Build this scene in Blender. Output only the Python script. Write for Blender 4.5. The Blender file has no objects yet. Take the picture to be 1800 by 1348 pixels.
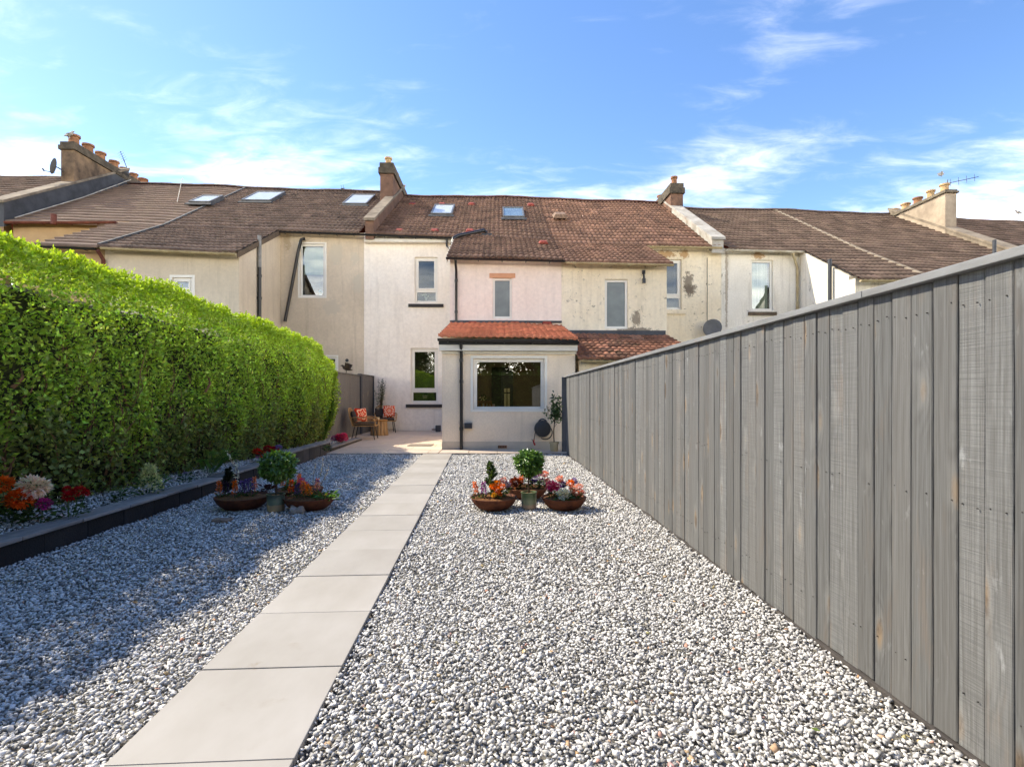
import bpy, bmesh, math, random
import numpy as np
from mathutils import Vector, Matrix

# ------------------------------------------------------------------ camera, sky, sun, exposure
scene = bpy.context.scene
F, H, HY = 950.0, 1.18, 698.0            # focal length in photo pixels, eye height, horizon row
cam_d = bpy.data.cameras.new('camera'); cam = bpy.data.objects.new('camera', cam_d)
scene.collection.objects.link(cam); scene.camera = cam
cam.location = (0, 0, H); cam.rotation_euler = (math.pi/2, 0, 0)
cam_d.sensor_width = 36; cam_d.lens = 36*F/1800; cam_d.shift_y = 24/1800
cam_d.clip_start = .05; cam_d.clip_end = 3000
scene.render.resolution_x, scene.render.resolution_y = 1024, 766

SUN = Vector((.94, -.30, -1.0)).normalized()      # direction the light travels
world = bpy.data.worlds.new('World'); scene.world = world; world.use_nodes = True
wt = world.node_tree; wt.nodes.clear()
def WN(t, **p):
    n = wt.nodes.new(t)
    for k, v in p.items(): setattr(n, k, v)
    return n
sky = WN('ShaderNodeTexSky', sky_type='NISHITA', sun_disc=False)
sky.sun_elevation = math.asin(-SUN.z); sky.sun_rotation = math.atan2(-SUN.x, -SUN.y) % (2*math.pi)
sky.air_density = .78; sky.dust_density = .15; sky.ozone_density = 2.0
hsv = WN('ShaderNodeHueSaturation'); hsv.inputs['Saturation'].default_value = 1.22; hsv.inputs['Hue'].default_value = .509; hsv.inputs['Value'].default_value = .76
wt.links.new(sky.outputs[0], hsv.inputs['Color'])
# thin wind-drawn clouds over the whole dome, denser towards the horizon
tc = WN('ShaderNodeTexCoord'); sep = WN('ShaderNodeSeparateXYZ'); wt.links.new(tc.outputs['Generated'], sep.inputs[0])
def WM(op, a, b=None, clamp=False):
    n = WN('ShaderNodeMath', operation=op, use_clamp=clamp)
    for i, x in enumerate((a, b)):
        if x is None: continue
        if isinstance(x, (int, float)): n.inputs[i].default_value = x
        else: wt.links.new(x, n.inputs[i])
    return n.outputs[0]
den = WM('ADD', WM('MAXIMUM', sep.outputs[2], 0.0), .16)
cx, cy = WM('DIVIDE', sep.outputs[0], den), WM('DIVIDE', sep.outputs[1], den)
comb = WN('ShaderNodeCombineXYZ'); wt.links.new(cx, comb.inputs[0]); wt.links.new(cy, comb.inputs[1])
def wnoise(scale, stretch, off, detail=7, rough=.55, dist=.3):
    mp = WN('ShaderNodeMapping'); mp.inputs['Scale'].default_value = stretch; mp.inputs['Location'].default_value = off
    mp.inputs['Rotation'].default_value = (0, 0, .25)
    wt.links.new(comb.outputs[0], mp.inputs[0])
    n = WN('ShaderNodeTexNoise'); n.inputs['Scale'].default_value = scale; n.inputs['Detail'].default_value = detail
    n.inputs['Roughness'].default_value = rough; n.inputs['Distortion'].default_value = dist
    wt.links.new(mp.outputs[0], n.inputs['Vector']); return n.outputs['Fac']
n1 = wnoise(1.15, (1, 1.7, 1), (15.1, 9.3, 0)); n2 = wnoise(4.5, (1, 2.2, 1), (1.7, 5.2, 0), 8, .62, .6)
bank = WM('POWER', WM('SUBTRACT', 1.0, WM('MAXIMUM', sep.outputs[2], 0.0), True), 6.0)      # cloud bank carried round the unseen horizon, thickened and brightened to fill the shade
low = WM('ADD', WM('MULTIPLY', bank, .62), WM('MULTIPLY', WM('POWER', WM('SUBTRACT', 1.0, WM('MAXIMUM', sep.outputs[2], 0.0), True), 3.0), .12))
cov = WM('ADD', WM('ADD', WM('MULTIPLY', n1, .72), WM('MULTIPLY', n2, .34)), low)
rampn = WN('ShaderNodeMapRange', clamp=True, interpolation_type='SMOOTHSTEP')
rampn.inputs['From Min'].default_value = .55; rampn.inputs['From Max'].default_value = 1.0
rampn.inputs['To Max'].default_value = 1.0
wt.links.new(cov, rampn.inputs['Value'])
mixc = WN('ShaderNodeMix', data_type='RGBA'); wt.links.new(WM('MULTIPLY', rampn.outputs[0], WM('ADD', .22, WM('MULTIPLY', bank, 1.3)), True), mixc.inputs['Factor'])
wt.links.new(hsv.outputs[0], mixc.inputs[6]); mixc.inputs[7].default_value = (15.5, 15.2, 15.0, 1)
bg = WN('ShaderNodeBackground'); bg.inputs['Strength'].default_value = .15
wt.links.new(mixc.outputs[2], bg.inputs['Color'])
wo = WN('ShaderNodeOutputWorld'); wt.links.new(bg.outputs[0], wo.inputs['Surface'])

sl = bpy.data.lights.new('sun', 'SUN'); sl.energy = 2.0; sl.angle = math.radians(.53); sl.color = (1, .985, .955)
so = bpy.data.objects.new('sun', sl); scene.collection.objects.link(so)
so.rotation_euler = SUN.to_track_quat('-Z', 'Y').to_euler(); so.location = (-30, 12, 40)
vs = scene.view_settings
vs.view_transform = 'Standard'; vs.look = 'None'; vs.gamma = 1; vs.exposure = 1.86; vs.use_curve_mapping = False
vs.use_white_balance = True; vs.white_balance_temperature = 8100; vs.white_balance_tint = 6

# ------------------------------------------------------------------ helpers
rng = np.random.default_rng(7); random.seed(7)
TH = math.radians(1.5); CT, ST = math.cos(TH), math.sin(TH)     # the terrace stands 1.5 degrees off the picture plane
P1, P2, P3, PR = 11.8, 14.8, 17.6, 23.0                         # extension front, outshot front, main wall, ridge
def W(u, v, z): return (CT*u - ST*v, ST*u + CT*v, z)
def _t(px, v): return v/(CT - ST*(px-900)/F)
def U(px, v): return _t(px, v)*(CT*(px-900)/F + ST)
def Z(px, py, v): return H + _t(px, v)*(HY-py)/F
def R(x0, y0, x1, y1, v):
    m = (x0+x1)/2
    return (U(x0, v), U(x1, v), Z(m, y1, v), Z(m, y0, v))
def G(px, py, z=0.0):
    t = (H-z)*F/(py-HY); return ((px-900)/F*t, t, z)
def AY(px, py, y): return ((px-900)/F*y, y, H+(HY-py)*y/F)

def L(r, g, b, k=1.0):
    f = lambda c: ((c/255)/12.92 if c/255 <= .04045 else ((c/255+.055)/1.055)**2.4)*k
    return (f(r), f(g), f(b), 1)

WL = {}
C = scene.collection
def tag(o, label=None, cat=None, group=None, kind=None):
    if label: o['label'] = label
    if cat: o['category'] = cat
    if group: o['group'] = group
    if kind: o['kind'] = kind
    return o
def thing(name, loc, label, cat, group=None):
    o = bpy.data.objects.new(name, None); C.objects.link(o); o.location = loc; o.empty_display_size = .2
    WL[o] = Vector(loc); return tag(o, label, cat, group)
def link(me, name, mat, parent, org):
    o = bpy.data.objects.new(name, me); C.objects.link(o)
    if mat and not me.materials: me.materials.append(mat)
    WL[o] = Vector(org)
    if parent is not None:
        o.parent = parent; o.location = Vector(org)-WL[parent]
    else: o.location = org
    return o
def bevel(o, w=.004, seg=2):
    m = o.modifiers.new('bevel', 'BEVEL'); m.width = w; m.segments = seg; m.limit_method = 'ANGLE'; m.angle_limit = .7
    return o
def np_mesh(name, V, faces, mat, parent=None, tint=None, smooth=False, org=None):
    """V (n,3); faces list of int arrays (k,3) or (k,4); tint per face (nf,3)"""
    V = np.asarray(V, float)
    if org is None:
        a, b = V.min(0), V.max(0); org = ((a[0]+b[0])/2, (a[1]+b[1])/2, a[2])
    me = bpy.data.meshes.new(name)
    nv = len(V); me.vertices.add(nv); me.vertices.foreach_set('co', (V-np.array(org)).astype(np.float32).ravel())
    idx = np.concatenate([f.ravel() for f in faces]).astype(np.int32)
    tot = np.concatenate([np.full(len(f), f.shape[1]) for f in faces]).astype(np.int32)
    st = np.concatenate([[0], np.cumsum(tot)[:-1]]).astype(np.int32)
    me.loops.add(len(idx)); me.loops.foreach_set('vertex_index', idx)
    me.polygons.add(len(tot)); me.polygons.foreach_set('loop_start', st); me.polygons.foreach_set('loop_total', tot)
    if smooth: me.polygons.foreach_set('use_smooth', np.ones(len(tot), bool))
    me.update(calc_edges=True)
    if tint is not None:
        at = me.attributes.new('tint', 'FLOAT_COLOR', 'FACE')
        c = np.ones((len(tot), 4), np.float32); c[:, :3] = tint; at.data.foreach_set('color', c.ravel())
    me.validate()
    return link(me, name, mat, parent, org)

class MB:
    def __init__(s, xf=None): s.v = []; s.f = []; s.xf = xf
    def add(s, vs, fs):
        b = len(s.v)
        s.v += [s.xf(*p) if s.xf else tuple(p) for p in vs]; s.f += [[b+i for i in f] for f in fs]; return s
    def hexa(s, p): return s.add(p, [(0,3,2,1),(4,5,6,7),(0,1,5,4),(1,2,6,5),(2,3,7,6),(3,0,4,7)])
    def box(s, a, b):
        (x0,y0,z0),(x1,y1,z1) = a, b
        return s.hexa([(x0,y0,z0),(x1,y0,z0),(x1,y1,z0),(x0,y1,z0),(x0,y0,z1),(x1,y0,z1),(x1,y1,z1),(x0,y1,z1)])
    def quad(s, a, b, c, d): return s.add([a,b,c,d], [(0,1,2,3)])
    def tube(s, pts, r, n=8, cap=True):
        pts = [Vector(p) for p in pts]; rs = r if isinstance(r, (list, tuple)) else [r]*len(pts)
        vs, fs = [], []; up = None
        for i, p in enumerate(pts):
            d = (pts[min(i+1, len(pts)-1)]-pts[max(i-1, 0)]).normalized()
            if up is None: up = d.orthogonal().normalized()
            a = (up - d*up.dot(d)); a = a.normalized() if a.length > 1e-6 else d.orthogonal().normalized(); up = a
            b = d.cross(a)
            for k in range(n):
                t = 2*math.pi*k/n; vs.append(tuple(p + (a*math.cos(t)+b*math.sin(t))*rs[i]))
        for i in range(len(pts)-1):
            for k in range(n):
                fs.append((i*n+k, i*n+(k+1)%n, (i+1)*n+(k+1)%n, (i+1)*n+k))
        if cap: fs += [tuple(range(n-1, -1, -1)), tuple((len(pts)-1)*n+k for k in range(n))]
        return s.add(vs, fs)
    def lathe(s, prof, c=(0,0,0), n=32, sx=1, sy=1):
        vs, fs = [], []
        for r, z in prof:
            for k in range(n):
                t = 2*math.pi*k/n; vs.append((c[0]+r*sx*math.cos(t), c[1]+r*sy*math.sin(t), c[2]+z))
        for i in range(len(prof)-1):
            for k in range(n): fs.append((i*n+k, i*n+(k+1)%n, (i+1)*n+(k+1)%n, (i+1)*n+k))
        fs += [tuple(range(n-1, -1, -1)), tuple((len(prof)-1)*n+k for k in range(n))]
        return s.add(vs, fs)
    def build(s, name, mat, parent=None, smooth=False, org=None, bev=0):
        a = np.array(s.v); lo, hi = a.min(0), a.max(0)
        if org is None: org = ((lo[0]+hi[0])/2, (lo[1]+hi[1])/2, lo[2])
        me = bpy.data.meshes.new(name); me.from_pydata([tuple(p) for p in (a-np.array(org))], [], s.f)
        if smooth:
            me.polygons.foreach_set('use_smooth', [True]*len(me.polygons))
            if hasattr(me, 'set_sharp_from_angle'): me.set_sharp_from_angle(angle=math.radians(50))
        me.update(); o = link(me, name, mat, parent, org)
        bm = bmesh.new(); bm.from_mesh(me); bmesh.ops.recalc_face_normals(bm, faces=bm.faces); bm.to_mesh(me); bm.free()
        if bev: bevel(o, bev)
        return o
def arc(c, r, a0, a1, n, plane='xz'):
    out = []
    for i in range(n+1):
        t = a0+(a1-a0)*i/n; p = [c[0], c[1], c[2]]
        i0, i1 = {'xz': (0, 2), 'yz': (1, 2), 'xy': (0, 1)}[plane]
        p[i0] += r*math.cos(t); p[i1] += r*math.sin(t); out.append(tuple(p))
    return out

# ------------------------------------------------------------------ materials (all procedural)
def NN(nt, t, ins=None, **p):
    n = nt.nodes.new(t)
    for k, v in p.items(): setattr(n, k, v)
    for k, v in (ins or {}).items():
        if isinstance(v, bpy.types.NodeSocket): nt.links.new(v, n.inputs[k])
        else: n.inputs[k].default_value = v
    return n
def mth(nt, op, a, b=0.0, clamp=False): return NN(nt, 'ShaderNodeMath', {0: a, 1: b}, operation=op, use_clamp=clamp).outputs[0]
def mixc_(nt, f, a, b, mode='MIX'):
    n = NN(nt, 'ShaderNodeMix', {'Factor': f, 6: a, 7: b}, data_type='RGBA', blend_type=mode); return n.outputs[2]
def rng_(nt, x, a, b, c=0.0, d=1.0): return NN(nt, 'ShaderNodeMapRange', {'Value': x, 'From Min': a, 'From Max': b, 'To Min': c, 'To Max': d}).outputs[0]
def noise_(nt, vec, scale, detail=5, rough=.55, dist=0): return NN(nt, 'ShaderNodeTexNoise', {'Vector': vec, 'Scale': scale, 'Detail': detail, 'Roughness': rough, 'Distortion': dist}).outputs['Fac']
def new(name):
    m = bpy.data.materials.new(name); m.use_nodes = True; nt = m.node_tree; nt.nodes.clear()
    out = NN(nt, 'ShaderNodeOutputMaterial'); return m, nt, out
def pos_(nt, stretch=(1,1,1), obj=False, rnd=False):
    v = NN(nt, 'ShaderNodeTexCoord').outputs['Object'] if obj else NN(nt, 'ShaderNodeNewGeometry').outputs['Position']
    if rnd:
        r = NN(nt, 'ShaderNodeObjectInfo').outputs['Random']
        v = NN(nt, 'ShaderNodeVectorMath', {0: v, 1: NN(nt, 'ShaderNodeCombineXYZ', {0: mth(nt, 'MULTIPLY', r, 37.0), 1: mth(nt, 'MULTIPLY', r, 91.0), 2: mth(nt, 'MULTIPLY', r, 53.0)}).outputs[0]}, operation='ADD').outputs[0]
    return NN(nt, 'ShaderNodeMapping', {'Vector': v, 'Scale': stretch}).outputs[0]
def std(name, c1, c2=None, rough=.8, scale=4, stretch=(1,1,1), bump=.3, bscale=90, bdist=.004, spec=.3, metal=0, rnd=0, tint=False, stains=None, blobs=None, obj=False, fine=0, streak=None):
    m, nt, out = new(name); c2 = c2 or tuple(x*.78 for x in c1[:3])+(1,)
    v = pos_(nt, stretch, obj, rnd > 0)
    n = noise_(nt, v, scale, 7, .6)
    col = mixc_(nt, rng_(nt, n, .34, .66), c1, c2)
    if fine:
        col = mixc_(nt, rng_(nt, noise_(nt, v, fine, 3, .6), .35, .65, .82, 1.14), (0,0,0,1), col, 'MIX') if False else mixc_(nt, 1.0, col, NN(nt, 'ShaderNodeCombineColor', {0: rng_(nt, noise_(nt, v, fine, 3, .6), .3, .7, .93, 1.06), 1: rng_(nt, noise_(nt, v, fine, 3, .6), .3, .7, .93, 1.06), 2: rng_(nt, noise_(nt, v, fine, 3, .6), .3, .7, .93, 1.06)}).outputs[0], 'MULTIPLY')
    if tint: col = mixc_(nt, 1.0, col, NN(nt, 'ShaderNodeAttribute', attribute_name='tint').outputs['Color'], 'MULTIPLY')
    if rnd:
        r = NN(nt, 'ShaderNodeObjectInfo').outputs['Random']; g = rng_(nt, r, 0, 1, 1-rnd, 1+rnd)
        col = mixc_(nt, 1.0, col, NN(nt, 'ShaderNodeCombineColor', {0: g, 1: g, 2: g}).outputs[0], 'MULTIPLY')
    if streak:                                        # rain streaks: weathering drawn out along the height
        sv = pos_(nt, (5, 5, .35)); s_ = rng_(nt, noise_(nt, sv, 1.3, 6, .6), .52, .75)
        col = mixc_(nt, mth(nt, 'MULTIPLY', s_, streak[1]), col, streak[0])
    if stains:                                        # (colour, amount 0..1, scale)
        sc, am, ssc = stains
        a = noise_(nt, pos_(nt), ssc, 9, .68, .4); b = noise_(nt, pos_(nt), ssc*.22, 3)
        f = mth(nt, 'MULTIPLY', rng_(nt, a, .57, .66), rng_(nt, b, .62-am*.3, .72-am*.3), True)
        col = mixc_(nt, mth(nt, 'MULTIPLY', f, .85), col, sc)
    if blobs:                                         # patches of missing paint with a shape of their own
        for (c, rad, bc) in blobs:
            d = NN(nt, 'ShaderNodeVectorMath', {0: NN(nt, 'ShaderNodeNewGeometry').outputs['Position'], 1: c}, operation='SUBTRACT').outputs[0]
            d = NN(nt, 'ShaderNodeVectorMath', {0: d, 1: (1/rad[0], .2, 1/rad[1])}, operation='MULTIPLY').outputs[0]
            ln = NN(nt, 'ShaderNodeVectorMath', {0: d}, operation='LENGTH').outputs['Value']
            q = mth(nt, 'ADD', ln, mth(nt, 'MULTIPLY', mth(nt, 'SUBTRACT', noise_(nt, pos_(nt), 9, 10, .78), .5), 3.6))
            col = mixc_(nt, mth(nt, 'MULTIPLY', rng_(nt, q, 1.1, .8), .8), col, bc)
    b1 = noise_(nt, v, bscale, 4, .6)
    bp = NN(nt, 'ShaderNodeBump', {'Strength': bump, 'Distance': bdist, 'Height': b1})
    bs = NN(nt, 'ShaderNodeBsdfPrincipled', {'Base Color': col, 'Roughness': rough, 'Metallic': metal, 'Specular IOR Level': spec, 'Normal': bp.outputs[0]})
    nt.links.new(bs.outputs[0], out.inputs[0]); return m
def foliage(name, trans=.35, rough=.45, spec=.35):
    m, nt, out = new(name)
    col = NN(nt, 'ShaderNodeAttribute', attribute_name='tint').outputs['Color']
    bs = NN(nt, 'ShaderNodeBsdfPrincipled', {'Base Color': col, 'Roughness': rough, 'Specular IOR Level': spec})
    tr = NN(nt, 'ShaderNodeBsdfTranslucent', {'Color': mixc_(nt, 1.0, col, (1.6, 1.6, .7, 1), 'MULTIPLY')})
    mx = NN(nt, 'ShaderNodeMixShader', {0: trans, 1: bs.outputs[0], 2: tr.outputs[0]})
    nt.links.new(mx.outputs[0], out.inputs[0]); return m
def glass(name, refl=.2, tintc=(.82, .86, .85, 1)):
    m, nt, out = new(name)
    lw = NN(nt, 'ShaderNodeFresnel', {'IOR': 1.5}).outputs[0]
    f = mth(nt, 'ADD', mth(nt, 'MULTIPLY', lw, 1.0), refl-.04, True)
    w = NN(nt, 'ShaderNodeBump', {'Strength': .03, 'Distance': .02, 'Height': noise_(nt, pos_(nt), 1.6, 1)})
    gl = NN(nt, 'ShaderNodeBsdfGlossy', {'Color': (.95, .97, 1, 1), 'Roughness': .01, 'Normal': w.outputs[0]})
    tr = NN(nt, 'ShaderNodeBsdfTransparent', {'Color': tintc})
    mx = NN(nt, 'ShaderNodeMixShader', {0: f, 1: tr.outputs[0], 2: gl.outputs[0]})
    nt.links.new(mx.outputs[0], out.inputs[0]); return m

BL = lambda px, py, v, rx, rz, c: (W(U(px, v), v, Z(px, py, v)), (rx, rz), c)
brown_patch, grey_patch, ochre = L(112, 98, 84), L(150, 140, 128), L(176, 136, 92)
M = {}
M['white_render'] = std('white_render', L(244, 235, 222), L(238, 227, 212), .9, 1.2, bump=.3, bscale=75, bdist=.006, fine=11, streak=(L(170, 158, 144), .22))
M['pink_render'] = std('pink_render', L(243, 225, 210), L(238, 217, 202), .9, 1.5, bump=.3, bscale=75, bdist=.006, fine=11, streak=(L(190, 170, 160), .2))
M['ext_render'] = std('ext_render', L(243, 223, 198), L(236, 214, 188), .92, 1.4, bump=.5, bscale=62, bdist=.008, fine=36, streak=(L(140, 126, 108), .18))
M['plinth'] = std('plinth', L(210, 195, 176), None, .9, 2, bump=.2)
M['cream_render'] = std('cream_render', L(240, 226, 200), L(230, 213, 184), .92, 1.1, bump=.35, bscale=60, bdist=.006, fine=12,
    stains=(L(92, 80, 66), .55, 8.5), streak=(L(160, 140, 112), .32),
    blobs=[BL(1210, 500, P3, .16, .42, brown_patch), BL(1213, 508, P3, .22, .16, brown_patch), BL(1172, 447, P3, .28, .12, ochre), BL(1203, 447, P3, .16, .14, ochre), BL(1115, 580, P2, .5, .07, brown_patch), BL(1118, 560, P2, .12, .2, L(120, 106, 90))])
M['right_render'] = std('right_render', L(236, 229, 216), L(224, 216, 200), .92, 1.2, bump=.4, bscale=60, fine=20,
    stains=(L(120, 106, 92), .25, 6.0), streak=(L(138, 124, 104), .45), blobs=[BL(1333, 449, P3, .2, .12, ochre), BL(1277, 500, P3, .05, 1.6, L(158, 144, 126))])
M['left_render'] = std('left_render', L(214, 197, 174), L(200, 183, 160), .92, .9, bump=.4, bscale=50, fine=14, streak=(L(132, 116, 98), .35),
    blobs=[BL(590, 447, P3, .22, .35, L(196, 184, 164)), BL(628, 497, P3, .18, .3, L(198, 186, 166)), BL(583, 540, P3, .3, .25, L(196, 183, 163)), BL(624, 455, P3, .14, .2, L(198, 186, 166)), BL(505, 422, P3, .12, .3, L(180, 160, 132))])
M['left_wing'] = std('left_wing', L(216, 201, 178), L(205, 189, 166), .92, 1, bump=.35, bscale=50, fine=16, streak=(L(140, 124, 104), .25))
M['far_render'] = std('far_render', L(190, 160, 122), L(172, 142, 106), .92, 1.2, bump=.3, bscale=50)
def tilem(name, c1, c2, moss=None, am=.3): return std(name, c1, c2, .85, 1.6, bump=.35, bscale=45, bdist=.006, tint=True, fine=22, spec=.25, stains=(moss, am, 2.2) if moss else None)
M['t_ours'] = tilem('tile_red_brown', L(122, 93, 77, .98), L(100, 77, 65, .98), L(70, 60, 44), .3)
M['t_h4'] = tilem('tile_russet', L(136, 101, 82, 1.05), L(110, 83, 69, 1.05), L(74, 62, 46), .35)
M['t_ext'] = tilem('tile_orange', L(192, 118, 86, 1.15), L(174, 102, 74, 1.15))
M['t_lean'] = tilem('tile_mossy', L(126, 82, 62, 1.5), L(92, 66, 52, 1.5), L(56, 50, 32), .75)
M['t_left'] = tilem('tile_brown', L(108, 88, 76, 1.12), L(90, 74, 64, 1.12), L(92, 82, 62), .3)
M['t_far'] = tilem('tile_flat_brown', L(118, 99, 87, 1.3), L(102, 86, 76, 1.3))
M['t_right'] = tilem('tile_grey_brown', L(112, 92, 78, 1.12), L(94, 77, 66, 1.12), L(136, 120, 100), .25)
M['ridge_red'] = std('ridge_red', L(120, 84, 68), None, .85, 5, bump=.4); M['ridge_brown'] = std('ridge_brown', L(112, 94, 82), None, .85, 5, bump=.4)
M['t_vent'] = std('vent_red', L(150, 68, 54), None, .7, 6)
M['mortar'] = std('mortar', L(158, 142, 122), L(132, 118, 100), .95, 5, bump=.6, bscale=30, bdist=.02)
M['chim_dark'] = std('chimney_sooty', L(152, 126, 100), L(78, 66, 56), .95, 1.6, bump=.6, bscale=26, bdist=.02, fine=9)
M['chim_brown'] = std('chimney_brown', L(134, 102, 84), L(92, 72, 62), .95, 1.8, bump=.6, bscale=30, bdist=.02, fine=9)
M['chim_pale'] = std('chimney_pale', L(186, 168, 146), L(150, 134, 116), .95, 1.8, bump=.5, bscale=30, bdist=.02, fine=9)
M['cap_stone'] = std('cap_stone', L(100, 90, 76), L(66, 60, 52), .95, 4, bump=.6, bscale=24, bdist=.02)
M['cap_pale'] = std('cap_pale', L(128, 116, 98), L(96, 88, 76), .95, 4, bump=.5, bscale=24, bdist=.02)
M['skew_stone'] = std('skew_stone', L(150, 136, 118), L(112, 100, 86), .95, 2.5, bump=.5, bscale=26, bdist=.02, fine=9)
M['skew_white'] = std('skew_white', L(186, 180, 170), L(140, 133, 122), .9, 2.2, bump=.5, bscale=26, bdist=.02, stains=(L(150, 104, 84), .5, 3))
M['lead'] = std('lead_flashing', L(82, 84, 88), L(60, 61, 64), .75, 2, bump=.4, bscale=12, bdist=.02)
M['pot_clay'] = std('pot_clay', L(166, 120, 88), L(126, 88, 64), .85, 5, bump=.2)
M['pot_buff'] = std('pot_buff', L(198, 170, 128), L(168, 128, 88), .85, 5, bump=.2)
M['black_pvc'] = std('black_pvc', L(34, 34, 36), None, .35, 5, bump=.05, spec=.5)
M['grey_pvc'] = std('grey_pvc', L(150, 148, 144), L(120, 118, 114), .5, 5, bump=.1)
M['cream_pvc'] = std('cream_pvc', L(188, 172, 138), L(160, 142, 108), .6, 4, bump=.1)
M['white_gutter'] = std('white_gutter', L(206, 200, 188), L(168, 158, 140), .6, 4, bump=.1)
M['red_iron'] = std('red_iron', L(122, 70, 58), L(92, 52, 44), .7, 6, bump=.2)
M['upvc'] = std('white_upvc', L(232, 227, 216), L(226, 220, 208), .35, 3, bump=.02, spec=.45)
M['fascia'] = std('white_fascia', L(220, 214, 202), L(208, 201, 188), .45, 3, bump=.04)
M['sill_black'] = std('sill_black', L(56, 52, 50), None, .6, 5, bump=.2)
M['sill_brown'] = std('sill_brown', L(110, 94, 78), L(86, 74, 62), .9, 6, bump=.4)
M['head_peach'] = std('head_peach', L(216, 160, 124), L(206, 150, 116), .9, 6, bump=.3)
M['room'] = std('room_wall', L(128, 110, 88), None, .9, 2, bump=.1)
M['room_dark'] = std('room_dark', L(46, 40, 36), None, .8, 2, bump=.1)
M['blind'] = std('blind_cloth', L(236, 234, 204), L(222, 222, 186), .9, 3, stretch=(6, 6, .4), bump=.1)
M['curtain'] = std('curtain_cloth', L(226, 228, 208), L(186, 194, 170), .9, 2.5, stretch=(9, 9, .3), bump=.2)
M['glass'] = glass('window_glass', .12); M['glass_up'] = glass('window_glass_sky', .06)
M['frosted'] = std('frosted_glass', L(116, 124, 122), L(100, 108, 107), .22, 3, bump=.25, bscale=160, bdist=.002, spec=.6)
M['rooflight'] = std('rooflight_blind', L(196, 200, 200), L(180, 186, 188), .18, 2, bump=.02, spec=.6)
M['rooflight_clear'] = std('rooflight_glass', L(112, 132, 140), L(90, 108, 116), .08, 2, bump=.02, spec=.8)
M['alu'] = std('grey_metal', L(128, 128, 126), L(100, 100, 100), .45, 5, bump=.05, metal=.4)
M['dish_grey'] = std('dish_grey', L(108, 108, 108), None, .6, 5, bump=.05)
M['aerial'] = std('aerial_metal', L(70, 68, 66), None, .5, 5, bump=.05, metal=.5)
M['slab'] = std('porcelain_slab', L(174, 168, 161), L(158, 151, 142), .55, 2.2, stretch=(1, .45, 1), bump=.08, bscale=90, bdist=.001, rnd=.05, stains=(L(150, 138, 122), .12, 7), spec=.3)
M['slab_patio'] = std('porcelain_patio', L(204, 186, 170), L(190, 172, 156), .6, 1.8, bump=.12, bscale=120, bdist=.002, rnd=.05, fine=60)
M['joint'] = std('grout', L(128, 118, 107), None, .95, 12, bump=.4)
M['soil_sheet'] = std('soil_sheet', L(140, 136, 130), L(96, 93, 88), .95, 30, bump=.8, bscale=120, bdist=.01)
M['earth'] = std('earth', L(74, 70, 50), L(58, 62, 38), .95, 3, bump=.8, bscale=20, bdist=.03)
M['coping'] = std('slate_coping', L(150, 144, 140), L(118, 113, 111), .8, 3.2, stretch=(4, .8, 4), bump=.6, bscale=22, bdist=.008, rnd=.12, fine=18, stains=(L(150, 128, 100), .35, 5))
M['block_black'] = std('black_block', L(44, 42, 42), L(30, 29, 30), .85, 3, bump=.7, bscale=70, bdist=.008, rnd=.15)
M['block_grey'] = std('grey_block', L(78, 72, 68), L(58, 54, 52), .85, 3, bump=.6, bscale=60, bdist=.008, rnd=.15)
M['rust'] = std('rusted_steel', L(118, 66, 42), L(78, 44, 32), .8, 14, bump=.3, bscale=120, bdist=.003, spec=.3, obj=True)
M['bark_mulch'] = std('bark_mulch', L(140, 92, 50), L(84, 56, 34), .95, 38, bump=1, bscale=60, bdist=.02)
M['bark'] = std('bark', L(98, 76, 58), L(64, 50, 40), .9, 18, stretch=(1, 1, .25), bump=.6, bscale=60, bdist=.006)
M['twig'] = std('twig', L(128, 92, 66), L(92, 66, 48), .9, 12, bump=.3)
M['leaf'] = foliage('leaf', .42); M['leaf_gloss'] = foliage('leaf_glossy', .2, .3, .5); M['petal'] = foliage('petal', .25, .7, .15)
M['hedge_core'] = std('hedge_core', L(54, 56, 32), L(34, 36, 20), .95, 9, bump=1, bscale=25, bdist=.05)
M['rattan'] = std('rattan', L(186, 146, 98), L(156, 116, 74), .65, 25, bump=.3, bscale=200, bdist=.001, obj=True)
M['black_steel'] = std('black_steel', L(26, 25, 25), None, .45, 8, bump=.05, spec=.5)
M['cushion_dark'] = std('cushion_dark', L(66, 60, 58), None, .95, 30, bump=.4, bscale=400, bdist=.001)
M['oak'] = std('oak', L(176, 124, 68), L(150, 100, 52), .6, 6, stretch=(1, 1, .3), bump=.1)
M['driftwood'] = std('driftwood', L(184, 148, 106), L(140, 108, 74), .8, 9, stretch=(3, 3, .35), bump=.6, bscale=40, bdist=.005, rnd=.12)
M['ceramic_white'] = std('ceramic_white', L(220, 214, 200), None, .35, 6, bump=.05, spec=.5)
M['pot_cream'] = std('pot_cream', L(196, 178, 142), L(180, 160, 124), .6, 6, bump=.1)
M['slate_dark'] = std('slate_dark', L(70, 73, 79), L(60, 63, 68), .7, 4, stretch=(4, 4, .5), bump=.3, bscale=60)
M['stone_brown'] = std('stone_brown', L(150, 122, 102), L(112, 92, 78), .8, 14, bump=.5, bscale=40, bdist=.01)
M['stone_pale'] = std('stone_pale', L(190, 178, 170), L(140, 116, 98), .6, 12, stretch=(1, 1, 2), bump=.5, bscale=40, bdist=.01)
M['plastic_dark'] = std('plastic_dark', L(46, 48, 52), None, .5, 6, bump=.1, spec=.5)
M['plastic_grey'] = std('plastic_grey', L(72, 74, 78), None, .5, 6, bump=.1)
M['red_plastic'] = std('red_plastic', L(176, 42, 34), None, .45, 6, bump=.05)
M['brick_vent'] = std('terracotta_vent', L(166, 112, 78), None, .9, 8, bump=.3)
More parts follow.
